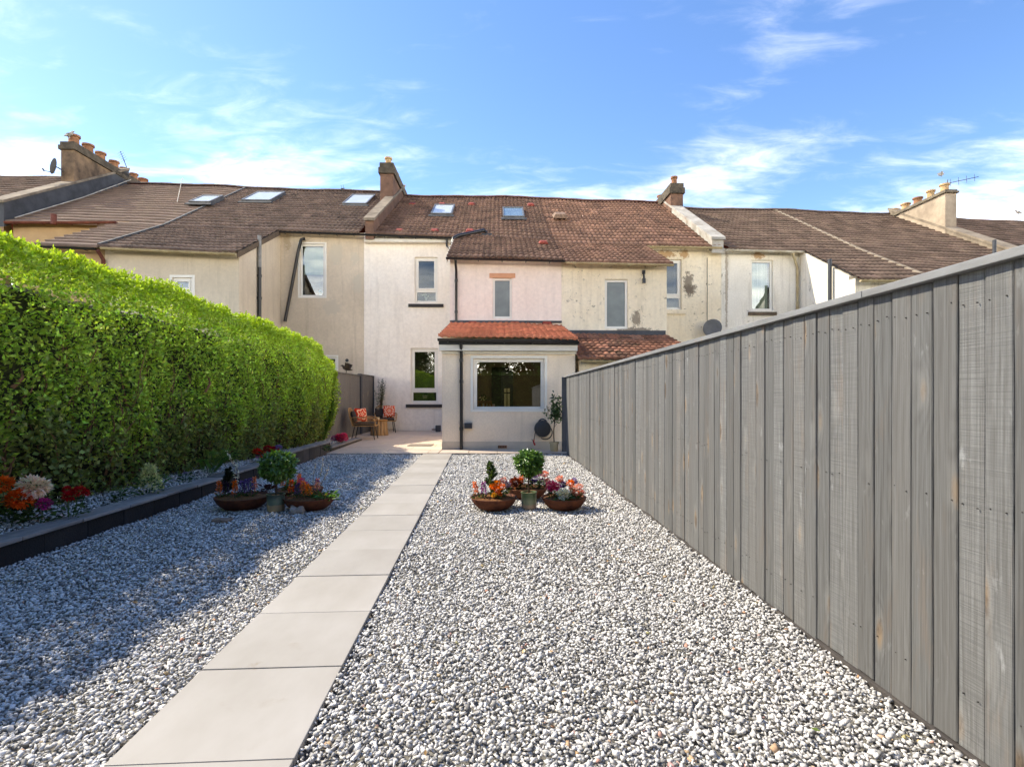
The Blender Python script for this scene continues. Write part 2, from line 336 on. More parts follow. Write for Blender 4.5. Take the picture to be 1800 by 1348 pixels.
M['bronze'] = std('bronze', L(74, 60, 46), L(50, 42, 36), .5, 12, bump=.3, metal=.6)
m_, nt_, out_ = new('downlight_fill'); nt_.links.new(NN(nt_, 'ShaderNodeEmission', {'Color': (1, .84, .62, 1), 'Strength': 45.0}).outputs[0], out_.inputs[0]); M['downlight_fill'] = m_
M['candle'] = std('candle', L(226, 206, 170), None, .5, 5, bump=.02)
M['drain_grey'] = std('drain_cover', L(138, 128, 118), L(118, 110, 102), .7, 6, bump=.4)
M['feather'] = std('feather', L(200, 196, 190), L(120, 116, 112), .8, 8, bump=.1)
M['teal'] = std('teal_toy', L(30, 150, 170), None, .5, 8, bump=.05)

def fence_mat(name, a, b, obj_rnd=.26, bare=L(116, 104, 94)):
    m, nt, out = new(name)
    v = pos_(nt, (1, 1, 1), False, True); info = NN(nt, 'ShaderNodeObjectInfo').outputs['Random']
    mp = lambda sc, rot=(0, 0, 0): NN(nt, 'ShaderNodeMapping', {'Vector': v, 'Scale': sc, 'Rotation': rot}).outputs[0]
    vo = NN(nt, 'ShaderNodeTexVoronoi', {'Vector': mp((7.5, 7.5, 2.3)), 'Scale': 1.0, 'Randomness': 1.0}).outputs['Distance']
    s3 = NN(nt, 'ShaderNodeSeparateXYZ', {0: v})
    warp = noise_(nt, mp((3.5, 3.5, .8)), 1.5, 4, .55)
    kn0 = rng_(nt, vo, .42, .0)                                             # grain bends round the knots
    gx = mth(nt, 'ADD', mth(nt, 'ADD', mth(nt, 'MULTIPLY', s3.outputs[1], 210.0), mth(nt, 'MULTIPLY', warp, 34.0)), mth(nt, 'MULTIPLY', kn0, 16.0))
    ring = rng_(nt, mth(nt, 'SINE', gx), -1, 1)
    fib = noise_(nt, mp((150, 150, 2.2)), 1.0, 4, .6)
    saw = noise_(nt, mp((2, 2, 150), (.07, .05, 0)), 1.5, 3, .6)
    g = mth(nt, 'ADD', mth(nt, 'MULTIPLY', ring, .10), mth(nt, 'MULTIPLY', fib, 1.02))
    col = mixc_(nt, rng_(nt, g, .28, .85), b, a)
    rough = rng_(nt, info, .35, .75)                                        # some boards are rough sawn
    col = mixc_(nt, mth(nt, 'MULTIPLY', rng_(nt, saw, .45, .6), mth(nt, 'MULTIPLY', rough, .5)), col, tuple(x*.42 for x in a[:3])+(1,))
    pt = noise_(nt, mp((7, 7, 1.3)), 1.3, 7, .68, .3)                       # thin paint, timber showing
    col = mixc_(nt, mth(nt, 'MULTIPLY', rng_(nt, pt, .54, .64), mth(nt, 'MULTIPLY', rng_(nt, fib, .3, .6), .55)), col, bare)
    pl = noise_(nt, mp((9, 9, 3.4)), 1.7, 6, .65); col = mixc_(nt, mth(nt, 'MULTIPLY', rng_(nt, pl, .64, .72), .3), col, L(176, 178, 180))
    kd = mth(nt, 'ADD', vo, mth(nt, 'MULTIPLY', mth(nt, 'SUBTRACT', pl, .5), .25)); kn = rng_(nt, kd, .20, .11); halo = rng_(nt, kd, .30, .14)
    col = mixc_(nt, mth(nt, 'MULTIPLY', halo, .22), col, L(172, 170, 166))
    col = mixc_(nt, mth(nt, 'MULTIPLY', kn, .85), col, mixc_(nt, rng_(nt, pl, .42, .58), L(84, 68, 54), L(150, 128, 104)))
    i2 = mth(nt, 'FRACT', mth(nt, 'MULTIPLY', info, 7.31)); col = mixc_(nt, mth(nt, 'MULTIPLY', rng_(nt, i2, .2, 1.0), .32), col, L(112, 108, 104))
    gv = rng_(nt, info, 0, 1, 1-obj_rnd, 1+obj_rnd)
    col = mixc_(nt, 1.0, col, NN(nt, 'ShaderNodeCombineColor', {0: gv, 1: gv, 2: gv}).outputs[0], 'MULTIPLY')
    hgt = mth(nt, 'ADD', mth(nt, 'ADD', g, mth(nt, 'MULTIPLY', mth(nt, 'MULTIPLY', saw, rough), 1.0)), mth(nt, 'MULTIPLY', halo, .7))
    bp = NN(nt, 'ShaderNodeBump', {'Strength': .7, 'Distance': .004, 'Height': hgt})
    bs = NN(nt, 'ShaderNodeBsdfPrincipled', {'Base Color': col, 'Roughness': .72, 'Specular IOR Level': .3, 'Normal': bp.outputs[0]})
    nt.links.new(bs.outputs[0], out.inputs[0]); return m
M['fence'] = fence_mat('grey_painted_timber', L(122, 123, 123), L(84, 82, 80))
M['fence_dark'] = fence_mat('weathered_timber', L(112, 110, 108), L(92, 90, 89), .12)
M['cap_rail'] = std('cap_rail_paint', L(136, 137, 138), L(118, 118, 118), .65, 4, stretch=(6, 1, 6), bump=.3, bscale=60, rnd=.05, stains=(L(150, 124, 96), .25, 6))

def pillow_mat(name, base, pat, ring=9.0):
    m, nt, out = new(name)
    s = NN(nt, 'ShaderNodeSeparateXYZ', {0: NN(nt, 'ShaderNodeTexCoord').outputs['Object']})
    x, y = mth(nt, 'MULTIPLY', s.outputs[0], 1.0), s.outputs[2]
    y = mth(nt, 'SUBTRACT', y, .21)
    r = mth(nt, 'SQRT', mth(nt, 'ADD', mth(nt, 'MULTIPLY', x, x), mth(nt, 'MULTIPLY', y, y)))
    a = mth(nt, 'ARCTAN2', y, x)
    w = mth(nt, 'SINE', mth(nt, 'ADD', mth(nt, 'MULTIPLY', r, 62.0), mth(nt, 'MULTIPLY', mth(nt, 'COSINE', mth(nt, 'MULTIPLY', a, ring)), 1.7)))
    col = mixc_(nt, rng_(nt, w, .25, .55), base, pat)
    bs = NN(nt, 'ShaderNodeBsdfPrincipled', {'Base Color': col, 'Roughness': .9, 'Specular IOR Level': .1})
    nt.links.new(bs.outputs[0], out.inputs[0]); return m
M['pillow_orange'] = pillow_mat('cushion_medallion', L(214, 74, 32), L(232, 204, 184), 12)
M['pillow_red'] = pillow_mat('cushion_print', L(206, 58, 36), L(226, 190, 160), 5)
def glaze(name, top, band, low, z1, z2):
    m, nt, out = new(name)
    z = NN(nt, 'ShaderNodeSeparateXYZ', {0: NN(nt, 'ShaderNodeTexCoord').outputs['Object']}).outputs[2]
    z = mth(nt, 'ADD', z, mth(nt, 'MULTIPLY', mth(nt, 'SUBTRACT', noise_(nt, pos_(nt), 22, 4), .5), .02))
    col = mixc_(nt, rng_(nt, z, z1-.004, z1+.004), low, mixc_(nt, rng_(nt, z, z2-.02, z2+.02), band, top))
    bs = NN(nt, 'ShaderNodeBsdfPrincipled', {'Base Color': col, 'Roughness': .3, 'Specular IOR Level': .5}); nt.links.new(bs.outputs[0], out.inputs[0]); return m
M['pot_glaze'] = glaze('glazed_pot', L(70, 84, 72), L(112, 122, 100), L(176, 146, 108), .07, .13)
M['pot_moss'] = glaze('mossy_pot', L(92, 110, 78), L(134, 138, 110), L(170, 140, 114), .05, .11)
# ------------------------------------------------------------------ the ground
g = MB().quad((-900, -900, -.06), (900, -900, -.06), (900, 900, -.06), (-900, 900, -.06)).build('ground', M['earth']); tag(g, kind='structure')
g = MB().quad((-3.9, -1.0, -.03), (1.75, -1.0, -.03), (1.25, 11.2, -.03), (-4.3, 11.2, -.03)).build('garden_floor', M['soil_sheet']); tag(g, kind='structure')

# ---- stones: convex chips
def chips(k, npt, seed):
    r = np.random.default_rng(seed); out = []
    for i in range(k):
        p = r.normal(size=(npt, 3)); p /= np.linalg.norm(p, axis=1)[:, None]; p *= r.uniform(.78, 1.0, (npt, 1))
        p *= np.array([1.0, r.uniform(.55, .95), r.uniform(.34, .66)])
        bm = bmesh.new()
        for q in p: bm.verts.new(q)
        res = bmesh.ops.convex_hull(bm, input=bm.verts)
        bmesh.ops.delete(bm, geom=[e for e in res['geom_interior'] if isinstance(e, bmesh.types.BMVert)], context='VERTS')
        bmesh.ops.triangulate(bm, faces=bm.faces[:]); bm.verts.index_update()
        out.append((np.array([v.co[:] for v in bm.verts]), np.array([[v.index for v in f.verts] for f in bm.faces]))); bm.free()
    return out
CH_N, CH_F = chips(30, 10, 1), chips(18, 8, 2)
def stone_cols(n, r):
    t = r.random(n); g_ = np.where(t < .60, r.uniform(.58, .84, n), np.where(t < .88, r.uniform(.36, .60, n), r.uniform(.19, .34, n)))
    c = np.stack([g_*1.03, g_*.99, g_*.945], 1)
    w = r.random(n) < .012; c[w] = np.stack([r.uniform(.42, .6, w.sum()), r.uniform(.28, .4, w.sum()), r.uniform(.18, .28, w.sum())], 1)
    return c
def gravel(name, zones, z0, seed, label):
    """zones: (y0, y1, x-left fn, x-right fn, spacing, size, chip set)"""
    r = np.random.default_rng(seed); VV, FF, TT, off = [], [], [], 0
    for (y0, y1, xl, xr, sp, size, ch) in zones:
        xs = np.arange(min(xl(y0), xl(y1))-.05, max(xr(y0), xr(y1))+.05, sp); ys = np.arange(y0, y1, sp)
        X, Y = np.meshgrid(xs, ys); X = X.ravel()+r.uniform(-.5, .5, X.size)*sp; Y = Y.ravel()+r.uniform(-.5, .5, Y.size)*sp
        k = (X > xl(Y)) & (X < xr(Y)) & (Y >= y0) & (Y < y1); X, Y = X[k], Y[k]; n = len(X)
        und = .004*(np.sin(X*2.1+Y*1.3)+np.sin(Y*3.1-X*1.7))+.003*np.sin(X*9+Y*7)
        Zs = z0+und+r.uniform(-.006, .010, n); S = size*np.exp(r.normal(0, .26, n))
        col = stone_cols(n, r); vi = r.integers(0, len(ch), n)
        a = r.uniform(0, 2*np.pi, n); b = r.normal(0, .38, n); c = r.normal(0, .38, n)
        ca, sa, cb, sb, cc, sc = np.cos(a), np.sin(a), np.cos(b), np.sin(b), np.cos(c), np.sin(c)
        Rm = np.empty((n, 3, 3))
        Rm[:, 0, 0] = ca*cb; Rm[:, 0, 1] = ca*sb*sc-sa*cc; Rm[:, 0, 2] = ca*sb*cc+sa*sc
        Rm[:, 1, 0] = sa*cb; Rm[:, 1, 1] = sa*sb*sc+ca*cc; Rm[:, 1, 2] = sa*sb*cc-ca*sc
        Rm[:, 2, 0] = -sb; Rm[:, 2, 1] = cb*sc; Rm[:, 2, 2] = cb*cc
        for j, (pv, pf) in enumerate(ch):
            q = np.where(vi == j)[0]
            if not len(q): continue
            V = np.einsum('nij,kj->nki', Rm[q], pv)*S[q][:, None, None]
            V[:, :, 0] += X[q][:, None]; V[:, :, 1] += Y[q][:, None]; V[:, :, 2] += Zs[q][:, None]
            FF.append((pf[None]+(off+np.arange(len(q))*len(pv))[:, None, None]).reshape(-1, 3)); off += len(q)*len(pv)
            VV.append(V.reshape(-1, 3)); TT.append(np.repeat(col[q], len(pf), 0))
    o = np_mesh(name, np.concatenate(VV), [np.concatenate(FF)], M['stone'], tint=np.concatenate(TT))
    tag(o, label, 'gravel', kind='stuff'); return o
M['stone'] = std('chipped_stone', (1, 1, 1, 1), (.84, .84, .85, 1), .8, 60, bump=.25, bscale=260, bdist=.002, tint=True, spec=.3)
PX = lambda Y: -.994-.0569*(Y-1.7246)             # middle line of the path
PWID = .295
fx = lambda Y: 1.576-.0399*Y                      # fence line
bx_ = lambda Y: -3.40-.035*Y                      # face of the raised bed
def zones(xl, xr, y1):
    return [(1.15, 3.3, xl, xr, .0148, .0124, CH_N), (3.3, 5.6, xl, xr, .0185, .0150, CH_F), (5.6, y1, xl, xr, .0245, .0192, CH_F)]
gravel('gravel', zones(lambda Y: PX(Y)+PWID+.004, lambda Y: fx(Y)-.012, 11.08), .0, 11, 'white and grey stone chippings between path and tall timber fence')
gravel('gravel', zones(lambda Y: bx_(Y)+.005, lambda Y: PX(Y)-PWID-.004, 11.08), .0, 12, 'white and grey stone chippings between path and raised bed')
gravel('gravel', [(2.2, 13.6, lambda Y: bx_(Y)-1.0, lambda Y: bx_(Y)-.17, .03, .02, CH_F)], .155, 13, 'stone chippings filling the raised bed under the hedge')

# ---- path
pa = math.atan(.0569)
path = tag(thing('path', (PX(6), 6, 0), None, None), kind='structure')
def slab_mesh(name, w, l, t):
    m = MB().box((-w/2, -l/2, -t), (w/2, l/2, 0)); me = bpy.data.meshes.new(name); me.from_pydata(m.v, [], m.f); me.update(); return me
sm = slab_mesh('paving_slab', .588, .5945, .03); cutm = slab_mesh('paving_slab_cut', .588, .37, .03)
y = 2.316-.599*2
k = 0
while y < 11.0:
    last = y+.6 > 11.1
    yc = y+(.19 if last else .2995)
    o = link(cutm if last else sm, 'paving_slab', M['slab'], path, (PX(yc), yc, .022+rng.uniform(-.0015, .0015)))
    o.rotation_euler = (rng.normal(0, .0012), rng.normal(0, .0012), pa+rng.normal(0, .0008)); bevel(o, .0025)
    y += .599
tag(MB().hexa([(PX(1.0)-.29, 1.0, -.01), (PX(1.0)+.29, 1.0, -.01), (PX(11.07)+.29, 11.07, -.01), (PX(11.07)-.29, 11.07, -.01),
              (PX(1.0)-.29, 1.0, .012), (PX(1.0)+.29, 1.0, .012), (PX(11.07)+.29, 11.07, .012), (PX(11.07)-.29, 11.07, .012)]).build('bedding', M['joint'], path))

# ---- patio, rising gently to the house
pz = lambda v: .035+(v-11.1)*.010
patio = tag(thing('patio', W(-2.2, 14, 0), None, None), kind='structure')
uL, uE, uF = -4.15, U(777, P1), U(1004, 11.2)-.02
b = MB(W)
b.hexa([(uL, 11.1, -.05), (uE, 11.1, -.05), (uE, P3, -.05), (uL, P3, -.05), (uL, 11.1, pz(11.1)-.02), (uE, 11.1, pz(11.1)-.02), (uE, P3, pz(P3)-.02), (uL, P3, pz(P3)-.02)])
b.box((uE+.001, 11.1, -.05), (uF, P1+.05, pz(11.1)-.02)); b.build('bedding', M['joint'], patio)
def uslab(u0, u1, v0, v1, mat='slab_patio', par=patio, name='paving_slab'):
    q = .005; z = rng.uniform(-.001, .001); m = MB(W)
    m.hexa([(u0+q, v0+q, pz(v0)-.021), (u1-q, v0+q, pz(v0)-.021), (u1-q, v1-q, pz(v1)-.021), (u0+q, v1-q, pz(v1)-.021),
            (u0+q, v0+q, pz(v0)+z), (u1-q, v0+q, pz(v0)+z), (u1-q, v1-q, pz(v1)+z), (u0+q, v1-q, pz(v1)+z)])
    return m.build(name, M[mat], par, bev=.002)
v = 11.1; row = 0
while v < P3-.07:
    v1 = min(v+.6, P3-.06); u = uL-(.45 if row % 2 else 0)
    while u < uE-.02:
        u1 = min(u+.9, uE-.005)
        if u1-max(u, uL) > .04: uslab(max(u, uL), u1, v, v1)
        u += .9
    v = v1; row += 1
u = uE+.002
while u < uF-.03:
    uslab(u, min(u+.6, uF), 11.1, P1-.09); u += .6
dg = G(740, 782.5, .05)
dcv = MB().box((dg[0]-.28, dg[1]-.22, .052), (dg[0]+.28, dg[1]+.22, .066)).build('drain_cover', M['drain_grey'], bev=.003); tag(dcv, 'flat grey drain cover set into the sunlit patio slabs', 'drain cover')

# ---- raised bed: rendered block sections under slate copings
def bed(y0, y1, top, nblock, mat, label, off=0.0, n_cope=1):
    xa, xb = bx_(y0)+off, bx_(y1)+off
    t = thing('raised_bed_wall', ((xa+xb)/2-.1, (y0+y1)/2, 0), label, 'garden wall', 'sections of the low raised bed wall')
    for i in range(nblock):
        a, c = y0+(y1-y0)*i/nblock+.002, y0+(y1-y0)*(i+1)/nblock-.002
        x0, x1 = bx_(a)+off, bx_(c)+off; d = rng.uniform(-.003, .003)
        MB().hexa([(x0-.15, a, -.04), (x0+d, a, -.04), (x1+d, c, -.04), (x1-.15, c, -.04), (x0-.15, a, top-.032), (x0+d, a, top-.032), (x1+d, c, top-.032), (x1-.15, c, top-.032)]).build('block', M[mat], t, bev=.004)
    for i in range(n_cope):
        a, c = y0+(y1-y0)*i/n_cope+.003, y0+(y1-y0)*(i+1)/n_cope-.003
        x0, x1 = bx_(a)+off, bx_(c)+off; d = rng.uniform(-.006, .006); h = rng.uniform(-.002, .002)
        MB().hexa([(x0-.19+d, a, top-.03), (x0+.025+d, a, top-.03), (x1+.025+d, c, top-.03), (x1-.19+d, c, top-.03), (x0-.19+d, a, top+h), (x0+.025+d, a, top+h), (x1+.025+d, c, top+h), (x1-.19+d, c, top+h)]).build('coping_stone', M['coping'], t, bev=.006)
bed(1.0, 6.75, .182, 13, 'block_black', 'long black block wall with slate coping nearest the camera, below the dahlias', n_cope=10)
bed(6.78, 9.0, .195, 5, 'block_black', 'middle stretch of the raised bed wall behind the topiary ball and left bowls', n_cope=4)
bed(9.02, 11.3, .265, 7, 'block_grey', 'taller grey block stretch of the raised bed wall just before the patio', n_cope=4)
bed(11.32, 14.0, .135, 4, 'block_grey', 'lowest end stretch of the raised bed wall alongside the patio and wicker chair', n_cope=4)

# ---- tall timber fence on the right
fa = math.atan(.0399)
fence = thing('timber_fence', (fx(5), 5, 0), 'tall grey painted vertical board fence with capping along the right of the garden', 'fence')
bmesh_list = []
for i in range(6):
    m = MB(); r2 = random.Random(i); n = 9; w = .0945
    L_, R_ = [], []
    for j in range(n):
        z = 1.585*j/(n-1); L_.append((-w/2+r2.uniform(-.0014, .0014), z)); R_.append((w/2+r2.uniform(-.0014, .0014), z))
    cup = r2.uniform(-.002, .002)
    for (t0, t1) in [(0, .02)]:
        vs = []
        for (a, z) in L_: vs += [(0+cup, a, z), (.02, a, z)]
        for (a, z) in R_: vs += [(0-cup, a, z), (.02, a, z)]
        fs = []; q = 2*n
        for j in range(n-1):
            fs += [(2*j, q+2*j, q+2*j+2, 2*j+2), (2*j+1, 2*j+3, q+2*j+3, q+2*j+1), (2*j, 2*j+2, 2*j+3, 2*j+1), (q+2*j, q+2*j+1, q+2*j+3, q+2*j+2)]
        fs += [(0, 1, q+1, q), (2*n-2, q+2*n-2, q+2*n-1, 2*n-1)]
        m.add(vs, fs)
    me = bpy.data.meshes.new('board'); me.from_pydata(m.v, [], m.f); me.update(); bmesh_list.append(me)
nails = MB(); y = -1.2; k = 0
while y < 11.2:
    o = link(bmesh_list[k % 6 if k % 4 else (k*7) % 6], 'board', M['fence'], fence, (fx(y)+rng.uniform(-.0035, .0035), y, .012+rng.uniform(-.010, .006)))
    o.rotation_euler = (rng.normal(0, .0016), rng.normal(0, .0012), fa+rng.normal(0, .012)); bevel(o, .003, 1)
    for z in (1.49, .83, .2):
        for s in (-.027, .027):
            if rng.random() < (.15 if z > 1 else .45): continue
            nx, ny = fx(y)-.004, y+s+rng.uniform(-.004, .004); nz = z+rng.uniform(-.012, .012)
            nails.tube([(nx+.004, ny, nz), (nx-.0015, ny, nz)], .0022, 5)
    y += .0978+(rng.uniform(.002, .0055) if rng.random() < .3 else rng.uniform(-.0006, .0012)); k += 1
tag(nails.build('nail_heads', M['sill_black'], fence), kind='stuff')
def along(y0, y1, x0, x1, z0, z1, name, mat, par, bev=.003):
    return MB().hexa([(fx(y0)+x0, y0, z0), (fx(y0)+x1, y0, z0), (fx(y1)+x1, y1, z0), (fx(y1)+x0, y1, z0), (fx(y0)+x0, y0, z1), (fx(y0)+x1, y0, z1), (fx(y1)+x1, y1, z1), (fx(y1)+x0, y1, z1)]).build(name, M[mat], par, bev=bev)
for (a, c) in ((-1.3, 2.248), (2.251, 5.2), (5.203, 8.2), (8.203, 11.28)): along(a, c, -.032, .075, 1.592, 1.622, 'cap_rail', 'cap_rail', fence)
for z in (.15, .78, 1.42): along(-1.2, 11.2, .024, .07, z, z+.08, 'rail', 'fence_dark', fence)
for (a, c) in ((-1.2, 1.7), (1.703, 4.4), (4.403, 7.3), (7.303, 11.2)): along(a, c, -.014, .018, -.05, .012, 'gravel_board', 'block_grey', fence)
for yy in np.arange(-.9, 11.2, 1.8): MB().box((fx(yy)+.072, yy-.045, -.05), (fx(yy)+.165, yy+.045, 1.58)).build('post', M['fence_dark'], fence)
MB().box((fx(11.3)-.075, 11.30, -.05), (fx(11.3)+.13, 11.42, 1.60)).build('end_post', M['slate_dark'], fence, bev=.004)  # shaded end of the fence; its shade is put into the dark slate colour

# ---- old fence beside the chairs
lf = thing('timber_fence', (-4.45, 15.2, 0), 'low weathered grey board fence behind the wicker chairs at the hedge end', 'fence')
lx = lambda Y: -4.46-.006*(Y-12.9)
y = 12.75; k = 0
while y < 17.45:
    w = .148; top = (1.80 if y < 15.95 else 1.84)-.0*y
    if 15.9 < y < 16.06: y += .148; continue
    o = MB().box((lx(y), y+.002, .0), (lx(y)-.02, y+w-.002, top+rng.uniform(-.004, .004))).build('board', M['fence_dark'], lf, bev=.002); o.rotation_euler.z = rng.normal(0, .015); y += w; k += 1
MB().box((lx(16)-.07, 15.9, 0), (lx(16)+.035, 16.06, 1.87)).build('post', M['slate_dark'], lf, bev=.004)
MB().box((lx(17.5)-.07, 17.42, 0), (lx(17.5)+.03, 17.52, 1.87)).build('end_post', M['slate_dark'], lf, bev=.004)
for (a, c, zt) in ((12.75, 15.89, 1.806), (16.07, 17.42, 1.846)): MB().box((lx(a)-.045, a, zt), (lx(a)+.03, c, zt+.022)).build('cap_rail', M['fence_dark'], lf, bev=.003)

# ------------------------------------------------------------------ foliage tools
def leafset(P, D, N_, Ln, Wd, T, fold=.25):
    """P base points, D directions, N_ normals -> folded four-face leaves"""
    D = D/np.linalg.norm(D, axis=1)[:, None]; S = np.cross(D, N_); S /= np.maximum(np.linalg.norm(S, axis=1), 1e-6)[:, None]; Nn = np.cross(S, D)
    Ln, Wd = Ln[:, None], Wd[:, None]
    mid = P+D*Ln*.5-Nn*Wd*fold
    v = np.stack([P, P+D*Ln*.45+S*Wd*.5, P+D*Ln-Nn*Ln*.08, P+D*Ln*.45-S*Wd*.5, mid], 1).reshape(-1, 3)
    n = len(P); b = (np.arange(n)*5)[:, None, None]
    f = (np.array([[0, 1, 4], [1, 2, 4], [2, 3, 4], [3, 0, 4]])[None]+b).reshape(-1, 3)
    return v, f, np.repeat(T, 4, 0)
def rdir(n, r, up=0.0):
    d = r.normal(size=(n, 3)); d /= np.linalg.norm(d, axis=1)[:, None]; d[:, 2] += up; return d/np.linalg.norm(d, axis=1)[:, None]
def merge(sets):
    off = 0; V, Fc, T = [], [], []
    for v, f, t in sets: V.append(v); Fc.append(f+off); T.append(t); off += len(v)
    return np.concatenate(V), [np.concatenate(Fc)], np.concatenate(T)
def shade(c, n, r, s=.22, hue=.12):
    c = np.array(c[:3])[None]*np.exp(r.normal(0, s, (n, 1))); c[:, 0] *= 1+r.normal(0, hue, n); return np.clip(c, .003, .95)

# ---- the hedge
hr = np.random.default_rng(21)
def htop(Y): return np.interp(Y, [0, 4, 7, 9, 11, 11.8, 12.5, 13.0], [2.50, 2.50, 2.48, 2.40, 2.36, 2.24, 1.90, 1.50])
def hlump(Y, z): return .05*np.sin(Y*2.3+z*1.9)+.04*np.sin(Y*5.1-z*3.3+1)+.03*np.sin(Y*9.7+z*6.1)
def hface(Y, z):
    t = np.clip(z/np.maximum(htop(Y), .1), 0, 1)
    ins = np.where(z < .95, .34*np.clip(1-z/.95, 0, 1)**1.3, 0)+np.where(t > .92, .15*((t-.92)/.08)**2, 0)
    return -4.10-ins+hlump(Y, z)*.9-.06*np.clip((Y-11.5), 0, 2)
hedge = thing('hedge', (-4.7, 6.8, 0), 'tall clipped green privet hedge with bright new growth along its top', 'hedge')
# dark woody core
gy = np.linspace(.2, 12.75, 60); gz = np.linspace(0, 1, 14); cv = []; cf = []
prof = [(0, 0), (0, .2), (0, .4), (0, .6), (0, .8), (0, .93), (.35, .985), (.75, .985), (1, .9), (1, .4), (1, 0)]
for Y in gy:
    for (s, t) in prof:
        zt = (htop(Y)-.24)*t; xf_ = hface(np.array(Y), np.array(min(zt, htop(Y)*.97)))-.24
        cv.append((xf_*(1-s)+(-5.35)*s, Y, zt+(.02*math.sin(Y*7+s*9))))
npf = len(prof)
for i in range(len(gy)-1):
    for j in range(npf-1): cf.append((i*npf+j, (i+1)*npf+j, (i+1)*npf+j+1, i*npf+j+1))
cf = np.array(cf)
core = np_mesh('woody_core', np.array(cv), [cf], M['hedge_core'], hedge)
def hedge_leaves():
    sets = []
    def put(P, nrm, size, base, s=.25, young=None, asp=.5, up=.35):
        n = len(P); D = nrm*hr.uniform(.1, .9, (n, 1))+rdir(n, hr, up)*.95
        Nn = nrm*.6+rdir(n, hr, .35); Nn[:, 2] += .35
        Ls = size*hr.uniform(.65, 1.25, n); T = shade(base, n, hr, s)
        if young is not None:
            yc = np.array(young[0])[None]*np.exp(hr.normal(0, .18, (n, 1))); T = T*(1-young[1][:, None])+yc*young[1][:, None]
        sets.append(leafset(P, D, Nn, Ls, Ls*asp*hr.uniform(.85, 1.2, n), np.clip(T, .003, .9)))
    # face
    n = 92000
    Y = .25+12.7*hr.random(n)**1.0; z = hr.random(n)*htop(Y)
    keep = hr.random(n) < np.where(z < .9, .42+.58*z/.9, 1.0)*(1-.42*(np.sin(Y*3.7+z*5.1)*np.sin(Y*1.9-z*4.3+2) > .55)); Y, z = Y[keep], z[keep]; n = len(Y)
    dep = np.abs(hr.normal(0, .06, n))+np.where(hr.random(n) < .18, hr.uniform(0, .10, n), 0); X = hface(Y, z)-dep+.02+np.where(hr.random(n) < .06, hr.uniform(0, .06, n), 0)
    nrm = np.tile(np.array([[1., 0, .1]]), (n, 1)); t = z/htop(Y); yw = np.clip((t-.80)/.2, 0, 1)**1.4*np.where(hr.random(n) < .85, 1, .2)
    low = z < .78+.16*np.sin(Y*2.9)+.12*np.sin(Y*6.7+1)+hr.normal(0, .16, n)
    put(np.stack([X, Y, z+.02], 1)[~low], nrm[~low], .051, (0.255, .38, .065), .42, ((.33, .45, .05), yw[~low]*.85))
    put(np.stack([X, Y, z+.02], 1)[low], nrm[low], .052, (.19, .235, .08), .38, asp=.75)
    # top
    n = 34000; Y = .25+12.6*hr.random(n); s = hr.random(n)**1.25
    z = htop(Y)-.02+hlump(Y, s*3)*.6-np.abs(hr.normal(0, .05, n)); X = hface(Y, htop(Y)*.985)+.05+s*(-5.35-(-4.2))
    z -= .10*np.clip(.12-s, 0, 1)/.12*hr.random(n)
    nrm = np.tile(np.array([[.25, 0, 1.]]), (n, 1)); put(np.stack([X, Y, z], 1), nrm, .044, (.085, .16, .025), .25, ((.34, .46, .05), hr.uniform(.3, .95, n)))
    # upright new shoots along the top edge
    m = 2300; Y0 = .3+12.3*hr.random(m); s0 = hr.random(m)**2*.6; hgt = hr.uniform(.02, .085, m)*np.where(hr.random(m) < .12, 1.5, 1)
    q = 6; Yq = np.repeat(Y0, q); f = np.tile(np.arange(q)/q, m); sq = np.repeat(s0, q)
    X = hface(Yq, htop(Yq)*.985)+.07-sq*1.1; zz = htop(Yq)-.03+np.repeat(hgt, q)*f+hlump(Yq, sq*3)*.5; n = len(Yq)
    put(np.stack([X+hr.normal(0, .012, n), Yq+hr.normal(0, .012, n), zz], 1), np.tile(np.array([[.1, 0, 1.]]), (n, 1)), .042, (.12, .2, .03), .2, ((.37, .49, .05), hr.uniform(.6, 1, n)), up=.9)
    # far end
    n = 9000; th = hr.random(n)*math.pi/2; z = hr.random(n)*1.75; k = z < htop(12.55); th, z = th[k], z[k]; n = len(z)
    X = hface(np.full(n, 12.6), z)-.30+.34*np.cos(th)-hr.random(n)*.6*(th > 1.2); Y = 12.55+.36*np.sin(th)*np.clip(1.25-z*.25, .5, 1)-np.abs(hr.normal(0, .05, n))
    nrm = np.stack([np.cos(th), np.sin(th), np.full(n, .1)], 1); put(np.stack([X, Y, z+.02], 1), nrm, .045, (.075, .15, .028), .28, ((.26, .36, .035), np.clip((z-1.2)/.6, 0, 1)*.8))
    return merge(sets)
V_, F_, T_ = hedge_leaves()
tag(np_mesh('leaves', V_, F_, M['leaf'], hedge, tint=T_), kind='stuff')
tw = MB()
for i in range(520):
    Y = hr.uniform(2.6, 12.4); z = abs(hr.normal(.55, .42)); x = float(hface(np.array(Y), np.array(z)))-hr.uniform(-.035, .04)
    a = hr.uniform(-.5, .5); l = hr.uniform(.12, .5)
    p = [(x-.03, Y, z), (x+hr.uniform(-.03, .03), Y+math.sin(a)*l*.5, z+l*.5*math.cos(a)), (x+hr.uniform(-.06, .03), Y+math.sin(a)*l+hr.uniform(-.05, .05), z+l*math.cos(a))]
    r0 = hr.uniform(.003, .008) if i > 34 else hr.uniform(.010, .018); tw.tube(p, [r0, r0*.8, r0*.45], 5)
for i in range(26):                                        # stems at the foot
    Y = 2.8+i*.38+hr.uniform(-.1, .1); x = float(hface(np.array(Y), np.array(.1)))-.06
    tw.tube([(x-.02, Y, .0), (x+hr.uniform(-.02, .05), Y+hr.uniform(-.08, .08), .4), (x+hr.uniform(-.08, .1), Y+hr.uniform(-.18, .18), .9)], [.02, .015, .008], 6)
